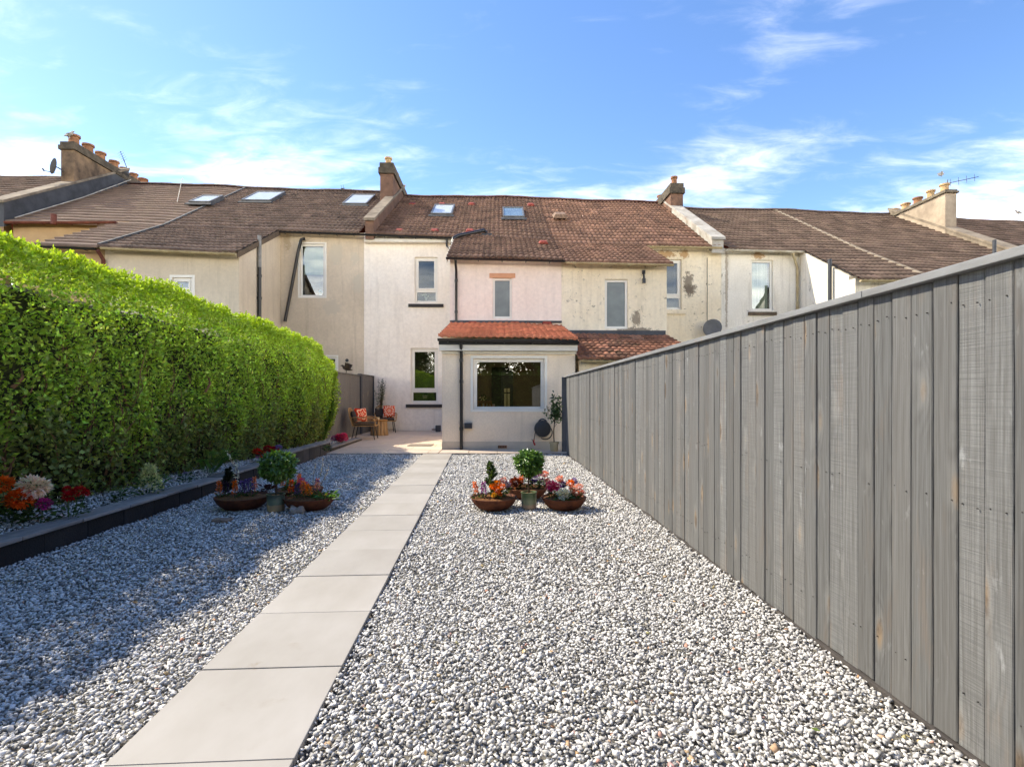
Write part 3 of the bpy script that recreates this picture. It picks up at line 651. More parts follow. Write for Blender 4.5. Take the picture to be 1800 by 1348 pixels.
tag(tw.build('twigs', M['twig'], hedge, smooth=True), kind='stuff')

# leaf litter blown along the bed and over the gravel
r = np.random.default_rng(88); n = 170; Y = r.uniform(1.7, 10.8, n); X = np.where(r.random(n) < .6, bx_(Y)+np.abs(r.normal(0, .35, n))+.03, r.uniform(-3.4, 1.2, n)); k = (np.abs(X-PX(Y)) > .33) & (X < fx(Y)-.05); X, Y = X[k], Y[k]; n = len(X)
D = rdir(n, r); D[:, 2] *= .25; NU = np.array([[0, 0, 1.]])+r.normal(0, .3, (n, 3)); T = np.array([[.22, .13, .06]])*np.exp(r.normal(0, .35, (n, 1))); kk = r.random(n) < .35; T[kk] = shade((.16, .22, .05), kk.sum(), r)
V2, F2, T2 = leafset(np.stack([X, Y, np.full(n, .020)], 1), D, NU, r.uniform(.022, .045, n), r.uniform(.012, .022, n), T); tag(np_mesh('fallen_leaves', V2, [F2], M['leaf'], tint=T2), 'small dry leaves scattered over the gravel', 'leaves', kind='stuff')
# ------------------------------------------------------------------ houses
def tiles(name, parent, mat, u0, u1, a, b, period=.155, gauge=.36, amp=.030, lip=.045, nseg=5, seed=0, lift=.0, jit=.16):
    """a=(v, z at u0, z at u1) eave line, b the upper line"""
    r = np.random.default_rng(seed); va, za0, za1 = a; vb, zb0, zb1 = b
    Ls = math.hypot(vb-va, (zb0+zb1-za0-za1)/2); n = max(2, round(Ls/gauge)); m = max(2, int(round((u1-u0)/period))*nseg)+1
    us = np.linspace(u0, u1, m); ph = ((us-u0)/period) % 1.0
    wave = amp*(.5+.5*np.cos(2*np.pi*(ph-.12*np.sin(2*np.pi*ph))))
    fu = (us-u0)/(u1-u0); A = np.stack([np.full(m, va), za0+(za1-za0)*fu], 1); B = np.stack([np.full(m, vb), zb0+(zb1-zb0)*fu], 1)
    sag = .022*np.sin(us*1.05+1.3)+.012*np.sin(us*2.6+.4); A[:, 1] += sag*.5; B[:, 1] += sag
    d = (B-A)/Ls; nr = np.stack([-d[:, 1], d[:, 0]], 1)
    V, Q, T = [], [], []; off = 0; ti = np.floor((us-u0)/(period*2)).astype(int)
    for k in range(n):
        s0, s1 = Ls*k/n-(.04 if k == 0 else .0), Ls*(k+1)/n+.03
        jl = r.normal(0, .0028, ti.max()+2)[ti]; js = r.normal(0, .005, ti.max()+2)[ti]
        rows = []
        for (s, o) in ((s0+js, -.012+lift), (s0+js, lip+jl+lift), (np.full(m, s1), .004+lift)):
            s = np.broadcast_to(s, (m,)); p = A+d*s[:, None]+nr*(o+wave)[:, None]
            rows.append(np.stack([CT*us-ST*p[:, 0], ST*us+CT*p[:, 0], p[:, 1]], 1))
        V.append(np.concatenate(rows)); i = np.arange(m-1)
        for q in (0, 1): Q.append(np.stack([off+q*m+i, off+q*m+i+1, off+(q+1)*m+i+1, off+(q+1)*m+i], 1))
        tc_ = np.exp(r.normal(0, jit, ti.max()+2))[ti[:-1]]; c = np.stack([tc_, tc_*np.exp(r.normal(0, .02, m-1)), tc_], 1); T += [c*.92, c]; off += 3*m
    return tag(np_mesh(name, np.concatenate(V), [np.concatenate(Q)], M[mat], parent, tint=np.clip(np.concatenate(T), .3, 1.8), smooth=False), kind='stuff')
def ridge_tiles(parent, u0, u1, v, z0, z1, mat, r=.09):
    n = max(1, round((u1-u0)/.45)); m = MB()
    for i in range(n):
        f0, f1 = i/n, (i+1)/n; rr = r+(.006 if i % 2 else 0); vs, fs = [], []
        for f in (f0, f1):
            for k in range(7):
                t = math.pi*k/6; vs.append(W(u0+(u1-u0)*f, v-math.cos(t)*rr*1.25, z0+(z1-z0)*f+math.sin(t)*rr*.95-.03+.022*math.sin((u0+(u1-u0)*f)*1.05+1.3)+.012*math.sin((u0+(u1-u0)*f)*2.6+.4)))
        fs = [(k, k+1, 8+k, 7+k) for k in range(6)]+[(0, 6, 5, 4, 3, 2, 1), (7, 8, 9, 10, 11, 12, 13)]; m.add(vs, fs)
    return tag(m.build('ridge_tiles', M[mat], parent), kind='stuff')
def wall(name, parent, mat, u0, u1, v, z0, zl, zr, ops=(), th=.28):
    us = sorted({u0, u1, *[o[0] for o in ops], *[o[1] for o in ops]}); zt = min(zl, zr)
    zs = sorted({z0, *[o[2] for o in ops], *[o[3] for o in ops]}); m = MB(W)
    top = lambda u: zl+(zr-zl)*(u-u0)/(u1-u0)
    for vv in (v, v+th):
        for i in range(len(us)-1):
            a, c = us[i], us[i+1]
            for j in range(len(zs)):
                lo = zs[j]; last = j == len(zs)-1
                if not last:
                    hi = zs[j+1]; cu, cz = (a+c)/2, (lo+hi)/2
                    if any(o[0] < cu < o[1] and o[2] < cz < o[3] for o in ops): continue
                    m.quad((a, vv, lo), (c, vv, lo), (c, vv, hi), (a, vv, hi))
                else: m.quad((a, vv, lo), (c, vv, lo), (c, vv, top(c)), (a, vv, top(a)))
    for o in ops:
        a, c, lo, hi = o
        m.quad((a, v, lo), (c, v, lo), (c, v+th, lo), (a, v+th, lo)); m.quad((a, v, hi), (a, v+th, hi), (c, v+th, hi), (c, v, hi))
        m.quad((a, v, lo), (a, v+th, lo), (a, v+th, hi), (a, v, hi)); m.quad((c, v, lo), (c, v, hi), (c, v+th, hi), (c, v+th, lo))
    m.quad((u0, v, z0), (u0, v, zl), (u0, v+th, zl), (u0, v+th, z0)); m.quad((u1, v, z0), (u1, v+th, z0), (u1, v+th, zr), (u1, v, zr))
    m.quad((u0, v, zl), (u1, v, zr), (u1, v+th, zr), (u0, v+th, zl))
    o = m.build(name, M[mat], parent); me = o.data
    bm = bmesh.new(); bm.from_mesh(me); bmesh.ops.remove_doubles(bm, verts=bm.verts, dist=1e-4); bmesh.ops.recalc_face_normals(bm, faces=bm.faces); bm.to_mesh(me); bm.free()
    return o
def side_wall(parent, mat, u, v0, v1, z0, za, zb, th=.25, name='side_wall', inward=1):
    """wall along the depth, top sloping from za (front) to zb (back)"""
    a, c = (u, u+th*inward); a, c = min(a, c), max(a, c)
    return MB(W).hexa([(a, v0, z0), (c, v0, z0), (c, v1, z0), (a, v1, z0), (a, v0, za), (c, v0, za), (c, v1, zb), (a, v1, zb)]).build(name, M[mat], parent)
def frame_box(m, u0, u1, v0, v1, z0, z1, w):
    m.box((u0, v0, z0), (u0+w, v1, z1)); m.box((u1-w, v0, z0), (u1, v1, z1)); m.box((u0+w, v0, z1-w), (u1-w, v1, z1)); m.box((u0+w, v0, z0), (u1-w, v1, z0+w))
def window(parent, rc, v, split=None, rec=.07, fw=.065, sill=None, gl='glass', room='room', extra=None, label=None, roomdepth=1.3, surround=None):
    u0, u1, z0, z1 = rc; m = MB(W); a, c = v+rec, v+rec+.07
    frame_box(m, u0+.002, u1-.002, a, c, z0+.002, z1-.002, fw)
    zs = [(z0+fw, z1-fw)]
    if split:
        zt = z0+(z1-z0)*split; m.box((u0+fw, a, zt-.045), (u1-fw, c, zt+.045)); zs = [(z0+fw, zt-.045), (zt+.045, z1-fw)]
    w = m.build('window', M['upvc'], parent, bev=.006)
    if label: w['label'] = label
    for i, (p, q) in enumerate(zs):
        if split and i == 1:
            s = MB(W); frame_box(s, u0+fw+.001, u1-fw-.001, a-.014, c-.02, p+.001, q-.001, .05); s.build('sash', M['upvc'], w, bev=.005)
            MB(W).box((u0+fw+.05, a+.02, p+.05), (u1-fw-.05, a+.026, q-.05)).build('pane', M[gl], w)
        else: MB(W).box((u0+fw, a+.03, p), (u1-fw, a+.036, q)).build('pane', M[gl], w)
    if sill:
        sm_, so_, sh, sd = sill
        MB(W).box((u0-so_, v-sd, z0-sh-.05), (u1+so_, v+.10, z0-.05)).build('sill', M[sm_], w, bev=.005)
    if surround:
        s = MB(W); frame_box(s, u0-surround, u1+surround, v-.012, v+.02, z0-surround*.6, z1+surround, surround-.001); s.build('surround', M['upvc' if surround < .08 else 'fascia'], w)
    MB(W).box((u0+.05, v+.10, z0-.03), (u1-.05, v+.30, z0+.02)).build('inner_ledge', M['upvc'], w)
    if room:
        r = MB(W); d0, d1 = v+.285, v+.285+roomdepth; a_, b_, lo, hi = u0-.25, u1+.25, z0-.35, z1+.15
        r.quad((a_, d1, lo), (b_, d1, lo), (b_, d1, hi), (a_, d1, hi)); r.quad((a_, d0, lo), (a_, d1, lo), (a_, d1, hi), (a_, d0, hi)); r.quad((b_, d0, lo), (b_, d1, lo), (b_, d1, hi), (b_, d0, hi))
        r.quad((a_, d0, lo), (b_, d0, lo), (b_, d1, lo), (a_, d1, lo)); r.quad((a_, d0, hi), (b_, d0, hi), (b_, d1, hi), (a_, d1, hi)); r.build('room', M[room], w)
    return w
def gutter(parent, u0, u1, v, z0, z1, mat, r=.055, brackets=0, name='gutter'):
    m = MB(W); n = 7; vs, fs = [], []
    for (u, z) in ((u0, z0), (u1, z1)):
        for rr in (r, r-.008):
            for k in range(n): t = math.pi+math.pi*k/(n-1); vs.append((u, v+math.cos(t)*rr, z+math.sin(t)*rr*.95))
    for b0 in (0, n):
        for k in range(n-1): fs.append((b0+k, b0+k+1, 2*n+b0+k+1, 2*n+b0+k))
    fs += [(0, n, 3*n, 2*n), (n-1, 2*n-1, 4*n-1, 3*n-1)]
    for e in (0, 2*n): fs.append(tuple(e+k for k in range(n)))
    m.add(vs, fs); g_ = m.build(name, M[mat], parent, smooth=True)
    for i in range(brackets):
        f = (i+.35)/brackets; u = u0+(u1-u0)*f; z = z0+(z1-z0)*f
        MB(W).box((u-.012, v-r-.006, z-r-.012), (u+.012, v+r+.03, z-r-.001)).build('bracket', M[mat], g_)
    return g_
def pipe(parent, pts, r, mat, name='downpipe', collars=()):
    p = MB(W).tube(pts, r, 10).build(name, M[mat], parent, smooth=True)
    for c in collars: MB(W).tube([(c[0], c[1], c[2]-.035), (c[0], c[1], c[2]+.035)], r*1.25, 10).build('collar', M[mat], p, smooth=True)
    return p
def rooflight(parent, rc_px, roofz, mat, frame='alu'):
    """rc_px = left, right px and v range on the slope"""
    x0, x1, y0, y1, slope = rc_px
    def on(px, py):                          # pixel -> point on the roof plane z = z0 + k (v - v0)
        v0, z0, k = slope; ca = (HY-py)/F; q = CT-ST*(px-900)/F; t = (z0-k*v0-H)/(ca-k*q); return t*q, U(px, t*q)
    vb, ub0 = on(x0, y1); _, ub1 = on(x1, y1); vt, _ = on((x0+x1)/2, y0); v0, z0, k = slope
    nz = 1/math.hypot(1, k); up = (-k*nz, nz)
    def P(u, v, h): return (u, v+up[0]*h, z0+k*(v-v0)+up[1]*h)
    m = MB(W); w = .055
    def slabp(m, a, c, e, f, h0, h1): m.hexa([P(a, e, h0), P(c, e, h0), P(c, f, h0), P(a, f, h0), P(a, e, h1), P(c, e, h1), P(c, f, h1), P(a, f, h1)])
    slabp(m, ub0, ub0+w, vb, vt, -.02, .155); slabp(m, ub1-w, ub1, vb, vt, -.02, .155); slabp(m, ub0+w, ub1-w, vb, vb+w, -.02, .15); slabp(m, ub0+w, ub1-w, vt-w, vt, -.02, .16)
    o = m.build('rooflight', M[frame], parent, bev=.004)
    g2 = MB(W); slabp(g2, ub0+w, ub1-w, vb+w, vt-w, .125, .135); g2.build('pane', M[mat], o)
    ap = MB(W); slabp(ap, ub0-.07, ub1+.07, vb-.16, vb, .06, .095); ap.build('flashing', M['lead'], o)
    return o, on, P
def roof_vent(parent, px, py, slope, w=.30, mat='t_vent', d=.30, h=.10):
    v0, z0, k = slope; q = CT-ST*(px-900)/F; t = (z0-k*v0-H)/((HY-py)/F-k*q); v, u = t*q, U(px, t*q)
    nz = 1/math.hypot(1, k); up = (-k*nz, nz); P = lambda a, b_, hh: (u+a, v+b_+up[0]*hh, z0+k*(v+b_-v0)+up[1]*hh)
    m = MB(W); m.add([P(-w/2, -d/2, .02), P(w/2, -d/2, .02), P(w/2, d/2, .02), P(-w/2, d/2, .02), P(-w*.36, -d*.42, h), P(w*.36, -d*.42, h), P(w*.3, d*.25, h), P(-w*.3, d*.25, h)],
                      [(0,3,2,1),(4,5,6,7),(0,1,5,4),(1,2,6,5),(2,3,7,6),(3,0,4,7)])
    return m.build('roof_vent', M[mat], parent, bev=.02)
def chimney(parent, u0, u1, v0, v1, zb, zt, mat, capmat, pots, potmat, cap=.16, potr=.13, poth=.38, pot_v=None):
    c = MB(W).box((u0, v0, zb), (u1, v1, zt-cap)).build('chimney', M[mat], parent, bev=.02)
    MB(W).box((u0-.06, v0-.06, zt-cap), (u1+.06, v1+.06, zt-cap*.45)).build('cap', M[capmat], c, bev=.015)
    MB(W).box((u0-.02, v0-.02, zt-cap*.45), (u1+.02, v1+.02, zt)).build('cap', M[capmat], c, bev=.015)
    um = (u0+u1)/2
    for i in range(pots):
        v = pot_v[i] if pot_v else v0+.3+(v1-v0-.5)*i/max(1, pots-1); s = rng.uniform(.88, 1.12); h = poth*rng.uniform(.8, 1.15)
        x, y_, _ = W(um, v, 0)
        MB().lathe([(potr*s*1.05, 0), (potr*s*.92, .04), (potr*s*.86, h*.7), (potr*s*.9, h*.78), (potr*s*1.12, h*.82), (potr*s*1.12, h), (potr*s*.8, h), (potr*s*.74, h*.5)], (x, y_, zt-.01), 14).build('chimney_pot', M[potmat[i % len(potmat)]], c, smooth=True)
    return c
def skew(parent, u0, u1, pts, mat, hi=.22, name='skew', side=None):
    """parapet on a party wall; pts = (v, z) along the slope"""
    m = MB(W)
    for i in range(len(pts)-1):
        (va, za), (vb, zb) = pts[i], pts[i+1]
        m.hexa([(u0, va, za-.25), (u1, va, za-.25), (u1, vb, zb-.25), (u0, vb, zb-.25), (u0, va, za+hi), (u1, va, za+hi), (u1, vb, zb+hi), (u0, vb, zb+hi)])
    o = m.build(name, M[side or mat], parent)
    c = MB(W)
    for i in range(len(pts)-1):
        (va, za), (vb, zb) = pts[i], pts[i+1]; e = .06 if i == 0 else 0
        c.hexa([(u0-.04, va-e, za+hi+.002-e*.6), (u1+.04, va-e, za+hi+.002-e*.6), (u1+.04, vb, zb+hi+.002), (u0-.04, vb, zb+hi+.002), (u0-.04, va-e, za+hi+.09-e*.6), (u1+.04, va-e, za+hi+.09-e*.6), (u1+.04, vb, zb+hi+.09), (u0-.04, vb, zb+hi+.09)])
    c.build('skew_coping', M[mat], o); return o
def back(parent, u0, u1, zr0, zr1, ze, mat_r, mat_w):
    """front-street slope and wall, out of the photograph"""
    vb = 2*PR-P3
    MB(W).hexa([(u0, PR, zr0-.12), (u1, PR, zr1-.12), (u1, vb, ze-.12), (u0, vb, ze-.12), (u0, PR, zr0), (u1, PR, zr1), (u1, vb, ze), (u0, vb, ze)]).build('street_roof', M[mat_r], parent)
    MB(W).box((u0, vb-.3, 0), (u1, vb-.02, ze-.13)).build('street_wall', M[mat_w], parent)

EV = P3-.22; EO = P2-.22
uB = U(640, P3); uOl = U(791, P2); uM = U(987, P2); uOr = U(1172, P2); uC = U(1268, P3)
zr = lambda px, py: Z(px, py, PR)
# =============== the white house with the pink outshot and the kitchen extension
hs = thing('terraced_house', W((uB+uM)/2, P3, 0), 'white rendered house with pink outshot, black gutters and orange tiled kitchen extension', 'house', 'houses of the terrace')
ze0, ze1 = Z(645, 411, EV), Z(790, 417, EV); zem = ze0+(ze1-ze0)*(uM-uB)/(uOl-uB)
zo0, zo1 = Z(795, 452, EO), Z(987, 457, EO)
zr0, zr1 = zr(705, 346), zr(985, 351)
w_lo, w_up = R(722, 612, 770, 708, P3), R(729, 452, 769, 532, P3)
wall('wall', hs, 'white_render', uB, uOl+.3, P3, 0, ze0+.09, ze1+.09, [w_lo, w_up])
window(hs, w_lo, P3, .215, sill=('sill_black', .15, .10, .06), gl='glass', label='tall ground floor window beside the chairs')
window(hs, w_up, P3, .26, sill=('sill_black', .20, .10, .06), gl='glass_up', label='upper window of the white wall')
w_pk = R(866, 489, 900, 560, P2)
zf = lambda u: zo0+(zo1-zo0)*(u-uOl)/(uM-uOl)
wall('outshot_wall', hs, 'pink_render', uOl, uM, P2, 0, zo0+.08, zo1+.08, [w_pk, (U(777, P1)+.3, uM-.15, .02, Z(777, 592, P1-.17)-.03)])
window(hs, w_pk, P2, None, rec=.04, fw=.06, gl='frosted', room=None)
MB(W).box((w_pk[0]-.09, P2-.02, w_pk[3]+.003), (w_pk[1]+.09, P2+.01, w_pk[3]+.13)).build('lintel', M['head_peach'], hs)
side_wall(hs, 'pink_render', uOl, P2+.281, P3-.001, 0, zo0+.22, ze1+.08)
k_lo = ((ze1-zo0)/(EV-EO)); s_main = (EV, (ze0+zem)/2, ((zr0+zr1)/2-(ze0+zem)/2)/(PR-EV)); s_out = (EO, (zo0+zo1)/2, ((ze1+zem)/2-(zo0+zo1)/2)/(EV-EO))
tiles('roof_tiles', hs, 't_ours', uB+.12, uM, (EV, ze0, zem), (PR, zr0, zr1), seed=1)
tiles('roof_tiles', hs, 't_ours', uOl-.06, uM, (EO, zo0, zo1), (EV+.05, ze1+.01, zem+.02), seed=2)
MB(W).hexa([(uOl-.075, EO, zo0-.16), (uOl-.055, EO, zo0-.16), (uOl-.055, EV, ze1-.16), (uOl-.075, EV, ze1-.16), (uOl-.075, EO, zo0+.04), (uOl-.055, EO, zo0+.04), (uOl-.055, EV, ze1+.04), (uOl-.075, EV, ze1+.04)]).build('verge_board', M['fascia'], hs)
ridge_tiles(hs, uB+.12, uM, PR, zr0+.05, zr1+.05, 'ridge_red')
back(hs, uB+.12, uM, zr0, zr1, ze0, 't_vent', 'white_render')
gutter(hs, uB+.05, uOl-.02, EV-.06, ze0-.03, ze1-.03, 'black_pvc', brackets=6)
gutter(hs, uOl-.08, uM+.06, EO-.06, zo0-.03, zo1-.03, 'black_pvc', brackets=5)
MB(W).box((uB+.05, P3-.20, min(ze0, ze1)-.16), (uOl-.02, P3-.005, min(ze0, ze1)-.06)).build('soffit', M['fascia'], hs)
ud = U(802, P2-.05)
pipe(hs, [(ud, EO-.05, zo0-.09), (ud, EO-.02, zo0-.2), (ud, P2-.05, zo0-.34), (ud, P2-.05, 3.2)], .034, 'black_pvc', collars=[(ud, P2-.05, 3.5), (ud, P2-.05, 4.35)])
# hopper and offset from the main gutter
uh = U(788, P3-.1); pipe(hs, [(uh-.03, EV-.06, ze1-.06), (uh-.03, EV-.03, ze1-.3), (uOl+.02, P2+1.6, ze1-.75)], .035, 'black_pvc')
for (x0, x1, y0, y1, mt) in ((757, 795, 366, 382, 'rooflight'), (884, 922, 371, 387, 'rooflight_clear')): rooflight(hs, (x0, x1, y0, y1, s_main), None, mt)
for (px, py) in ((725, 361), (777, 361), (829, 361), (933, 362), (702, 408), (764, 408), (826, 408)): roof_vent(hs, px, py, s_main)
roof_vent(hs, 955, 429, s_out); roof_vent(hs, 984, 382, s_main, .55, 'stone_brown', .5, .16)
# black soil vent lying over the roof
sv = [(*W(0, 0, 0),)]
def onroof(px, py, sl, h=.1):
    v0, z0, k = sl; q = CT-ST*(px-900)/F; t = (z0-k*v0-H)/((HY-py)/F-k*q); v = t*q; nz = 1/math.hypot(1, k); return (U(px, v), v-k*nz*h, z0+k*(v-v0)+nz*h)
a, c = onroof(799, 424, s_out, .12), onroof(856, 416, s_out, .14)
pipe(hs, [(uOl-.10, a[1]-.12, a[2]-.5), (uOl-.10, a[1]-.1, a[2]-.25), (uOl-.08, a[1], a[2]-.03), (uOl+.06, a[1]+.05, a[2]+.06), (c[0]-.1, c[1], c[2]+.06), (c[0], c[1], c[2]-.02)], .055, 'black_pvc', 'soil_pipe')
MB(W).box((c[0]-.17, c[1]-.16, c[2]-.15), (c[0]+.17, c[1]+.16, c[2]-.085)).build('flashing', M['lead'], hs)
# party wall and chimney on the left
zs0 = ze0
pk = (zr0-ze0)/(PR-EV)
skew(hs, U(643, 17.4), U(658, 17.4), [(EV-.06, ze0+.06), (PR, zr0+.06)], 'skew_stone', .36, side='chim_brown')
chimney(hs, U(668, 20.6), U(691, 20.6), 20.6, 24.6, zr0-2.2, Z(680, 286, 20.6), 'chim_brown', 'cap_stone', 3, ['pot_buff'], cap=.42, pot_v=[20.95, 22.3, 23.6], poth=.3)

# ---- kitchen extension (front at P1)
x0, x1 = U(777, P1), U(1011, P1); ez0, ez1 = Z(777, 605, P1), Z(1013, 609, P1); w_k = R(832, 630, 957, 721, P1)
wall('extension_wall', hs, 'ext_render', x0, x1, P1, 0, Z(777, 592, P1-.17)+.03, Z(1015, 597, P1-.17)+.03, [w_k], .3)
eg_ = Z(777, 592, P1-.17); et_ = Z(797, 569, P2); side_wall(hs, 'ext_render', x0, P1+.301, P2-.002, 0, eg_+.09, et_-.01, .28); side_wall(hs, 'ext_render', x1, P1+.301, P2-.002, 0, eg_-.02, Z(985, 573, P2)-.01, .28, inward=-1)
MB(W).box((x0-.004, P1-.014, 0), (x1+.004, P1-.001, Z(890, 776, P1))).build('plinth', M['plinth'], hs)
wk = window(hs, w_k, P1, None, rec=.05, fw=.075, gl='glass', room=None, surround=.06, label='large kitchen picture window')
MB(W).box((U(880, P1), P1+.038, w_k[3]-.05), (U(908, P1), P1+.052, w_k[3]-.03)).build('trickle_vent', M['upvc'], wk)
et = Z(797, 569, P2); et1 = Z(985, 573, P2); ev = P1-.17; eg0, eg1 = Z(777, 592, ev), Z(1015, 597, ev)
tiles('roof_tiles', hs, 't_ext', x0-.06, x1+.03, (ev, eg0, eg1), (P2, et, et1), period=.15, gauge=.33, seed=3, jit=.13)
s_ext = (ev, (eg0+eg1)/2, ((et+et1)/2-(eg0+eg1)/2)/(P2-ev))
for px in (831, 905, 961): roof_vent(hs, px, 571, s_ext, .3)
MB(W).box((uOl, P2-.05, et+.03), (uM, P2-.003, et+.085)).build('flashing', M['lead'], hs)
MB(W).box((x0-.05, ev+.02, eg1-.24), (x1+.03, P1-.003, eg1-.115)).build('soffit', M['fascia'], hs)
MB(W).box((x0-.055, ev+.005, eg1-.115), (x1+.035, ev+.03, eg1+.005)).build('fascia_board', M['black_pvc'], hs)
MB(W).box((x0-.004, P1-.05, ez1-.17), (x1+.02, P1-.004, eg1-.245)).build('frieze_board', M['fascia'], hs)
gutter(hs, x0-.07, x1+.05, ev-.055, eg0-.045, eg1-.045, 'black_pvc', .058, brackets=5)
up = U(811, P1-.06)
pipe(hs, [(up, ev-.05, eg0-.1), (up, ev-.03, eg0-.17), (up, P1-.05, eg0-.36), (up, P1-.05, .04)], .034, 'black_pvc', collars=[(up, P1-.05, 1.98), (up, P1-.05, 1.52), (up, P1-.05, .5)])
ab = R(875, 782.5, 891, 787.5, P1)
brk = MB(W).box((ab[0], P1-.022, ab[2]), (ab[1], P1-.015, ab[3])).build('air_brick', M['brick_vent'], hs)
for i in range(5): MB(W).box((ab[0]+.012+i*.036, P1-.024, ab[2]+.012), (ab[0]+.03+i*.036, P1-.0225, ab[3]-.012)).build('slot', M['sill_black'], brk)
for px in (688, 765):
    q = R(px-6, 753.5, px+6, 756, P3); MB(W).box((q[0], P3-.012, q[2]), (q[1], P3-.002, q[3])).build('air_brick', M['brick_vent'], hs)
MB(W).box((uB+.01, P3-.012, 0), (uOl-.0, P3-.002, Z(700, 749, P3))).build('plinth', M['white_render'], hs)
bxr = R(816.5, 743, 830, 753, P1); eb = MB(W).box((bxr[0], P1-.09, bxr[2]), (bxr[1], P1-.002, bxr[3])).build('outdoor_socket', M['plastic_grey'], hs, bev=.01)
MB(W).box((bxr[0]+.02, P1-.1, bxr[2]+.02), (bxr[1]-.02, P1-.091, bxr[3]-.03)).build('lid', M['plastic_dark'], eb, bev=.004)
# kitchen interior
kr = MB(W); a_, b_, d0, d1, lo, hi = x0+.3, x1-.3, P1+.31, P1+5.6, .02, eg0-.03
kr.quad((a_, d1, lo), (b_, d1, lo), (b_, d1, hi), (a_, d1, hi)); kr.quad((a_, d0, lo), (a_, d1, lo), (a_, d1, hi), (a_, d0, hi)); kr.quad((b_, d0, lo), (b_, d1, lo), (b_, d1, hi), (b_, d0, hi))
kr.quad((a_, d0, lo), (b_, d0, lo), (b_, d1, lo), (a_, d1, lo)); kr.quad((a_, d0, hi), (b_, d0, hi), (b_, d1, hi), (a_, d1, hi)); kr.build('kitchen_room', M['room'], hs)
dk = R(864, 645, 902, 790, P1+5.5); MB(W).box((dk[0], d1-.06, .03), (dk[1], d1-.003, dk[3])).build('doorway', M['room_dark'], hs)
dr = R(881, 652, 902, 790, P1+5.3); dpanel = MB(W).box((dr[0], d1-.16, .03), (dr[1], d1-.10, dr[3])).build('inner_door', M['plastic_dark'], hs)
for i in (0, 1):
    for (p, q) in ((0.28, .34), (.36, .66), (.68, .74)):
        hh = dr[3]-.03; ww = (dr[1]-dr[0]); ua = dr[0]+ww*(.25+.28*i)
        MB(W).box((ua, d1-.166, .03+hh*(1-q)), (ua+ww*.2, d1-.161, .03+hh*(1-p))).build('door_pane', M['blind'], dpanel)
for i, (px, dv) in enumerate(((892, 2.2), (850, 2.2), (930, 2.2), (870, 4.2), (915, 4.2))): q_ = W(U(px, P1+dv), P1+dv, 0); MB().lathe([(.002, 0), (.04, 0), (.04, .012), (.002, .012)], (q_[0], q_[1], hi-.016), 14).build('downlight_fill', M['downlight_fill'], hs)  # only the first is seen; the rest are added to light the room
# things in the kitchen
def kitchen():
    u, v = U(850, P1+1.1), P1+1.1
    t = thing('dining_chair', W(u, v, .02), 'oak slat back dining chair seen through the large kitchen window', 'chair')
    tz = Z(850, 704, v); m = MB(W); m.box((u-.2, v, tz-.07), (u+.2, v+.025, tz)); m.build('top_rail', M['oak'], t, bev=.005)
    for i in range(4): MB(W).box((u-.15+i*.085, v+.004, .5), (u-.11+i*.085, v+.02, tz-.071)).build('slat', M['oak'], t)
    for s in (-1, 1):
        MB(W).box((u+s*.19-.02, v, .02), (u+s*.19+.02, v+.03, tz-.071)).build('leg', M['oak'], t); MB(W).box((u+s*.19-.02, v+.40, .02), (u+s*.19+.02, v+.43, .44)).build('leg', M['oak'], t)
    MB(W).box((u-.21, v+.031, .44), (u+.21, v+.46, .475)).build('seat', M['oak'], t, bev=.005)
    u2, v2 = U(872, P1+2.0), P1+2.05; t = thing('dining_table', W(u2, v2, .02), 'oak dining table seen through the large kitchen window', 'table')
    MB(W).box((u2-.75, v2-.45, .78), (u2+.35, v2+.45, .82)).build('table_top', M['oak'], t, bev=.005)
    for a in (-.7, .3):
        for b2 in (-.4, .4): MB(W).box((u2+a-.03, v2+b2-.03, .02), (u2+a+.03, v2+b2+.03, .779)).build('leg', M['oak'], t)
    u3, v3 = U(851, v2), v2; x, y_, _ = W(u3, v3, 0)
    t = thing('vase', (x, y_, .82), 'vase of white flowers on the kitchen table behind the glass', 'vase')
    MB().lathe([(.05, 0), (.07, .05), (.05, .14), (.035, .17), (.045, .19), (.02, .19)], (x, y_, .82), 16).build('body', M['ceramic_white'], t, smooth=True)
    r = np.random.default_rng(5); n = 90; P = np.array([x, y_, 1.02])+rdir(n, r, .6)*r.uniform(.05, .22, (n, 1)); T = np.where(r.random((n, 1)) < .45, np.array([[.75, .72, .6]]), np.array([[.05, .1, .03]]))
    V2, F2, T2 = leafset(P, rdir(n, r, .3), rdir(n, r), r.uniform(.04, .08, n), r.uniform(.03, .05, n), T); np_mesh('flowers', V2, [F2], M['petal'], t, tint=T2)
    u4, v4 = U(867, v2), v2-.15; x, y_, _ = W(u4, v4, 0)
    g_ = MB().lathe([(.035, 0), (.035, .006), (.006, .01), (.006, .08), (.03, .1), (.045, .14), (.04, .19), (.037, .19), (.04, .14), (.025, .1)], (x, y_, .82), 14).build('wine_glass', M['ceramic_white'], smooth=True); tag(g_, 'stemmed glass standing on the kitchen table behind the window', 'glass')
kitchen()
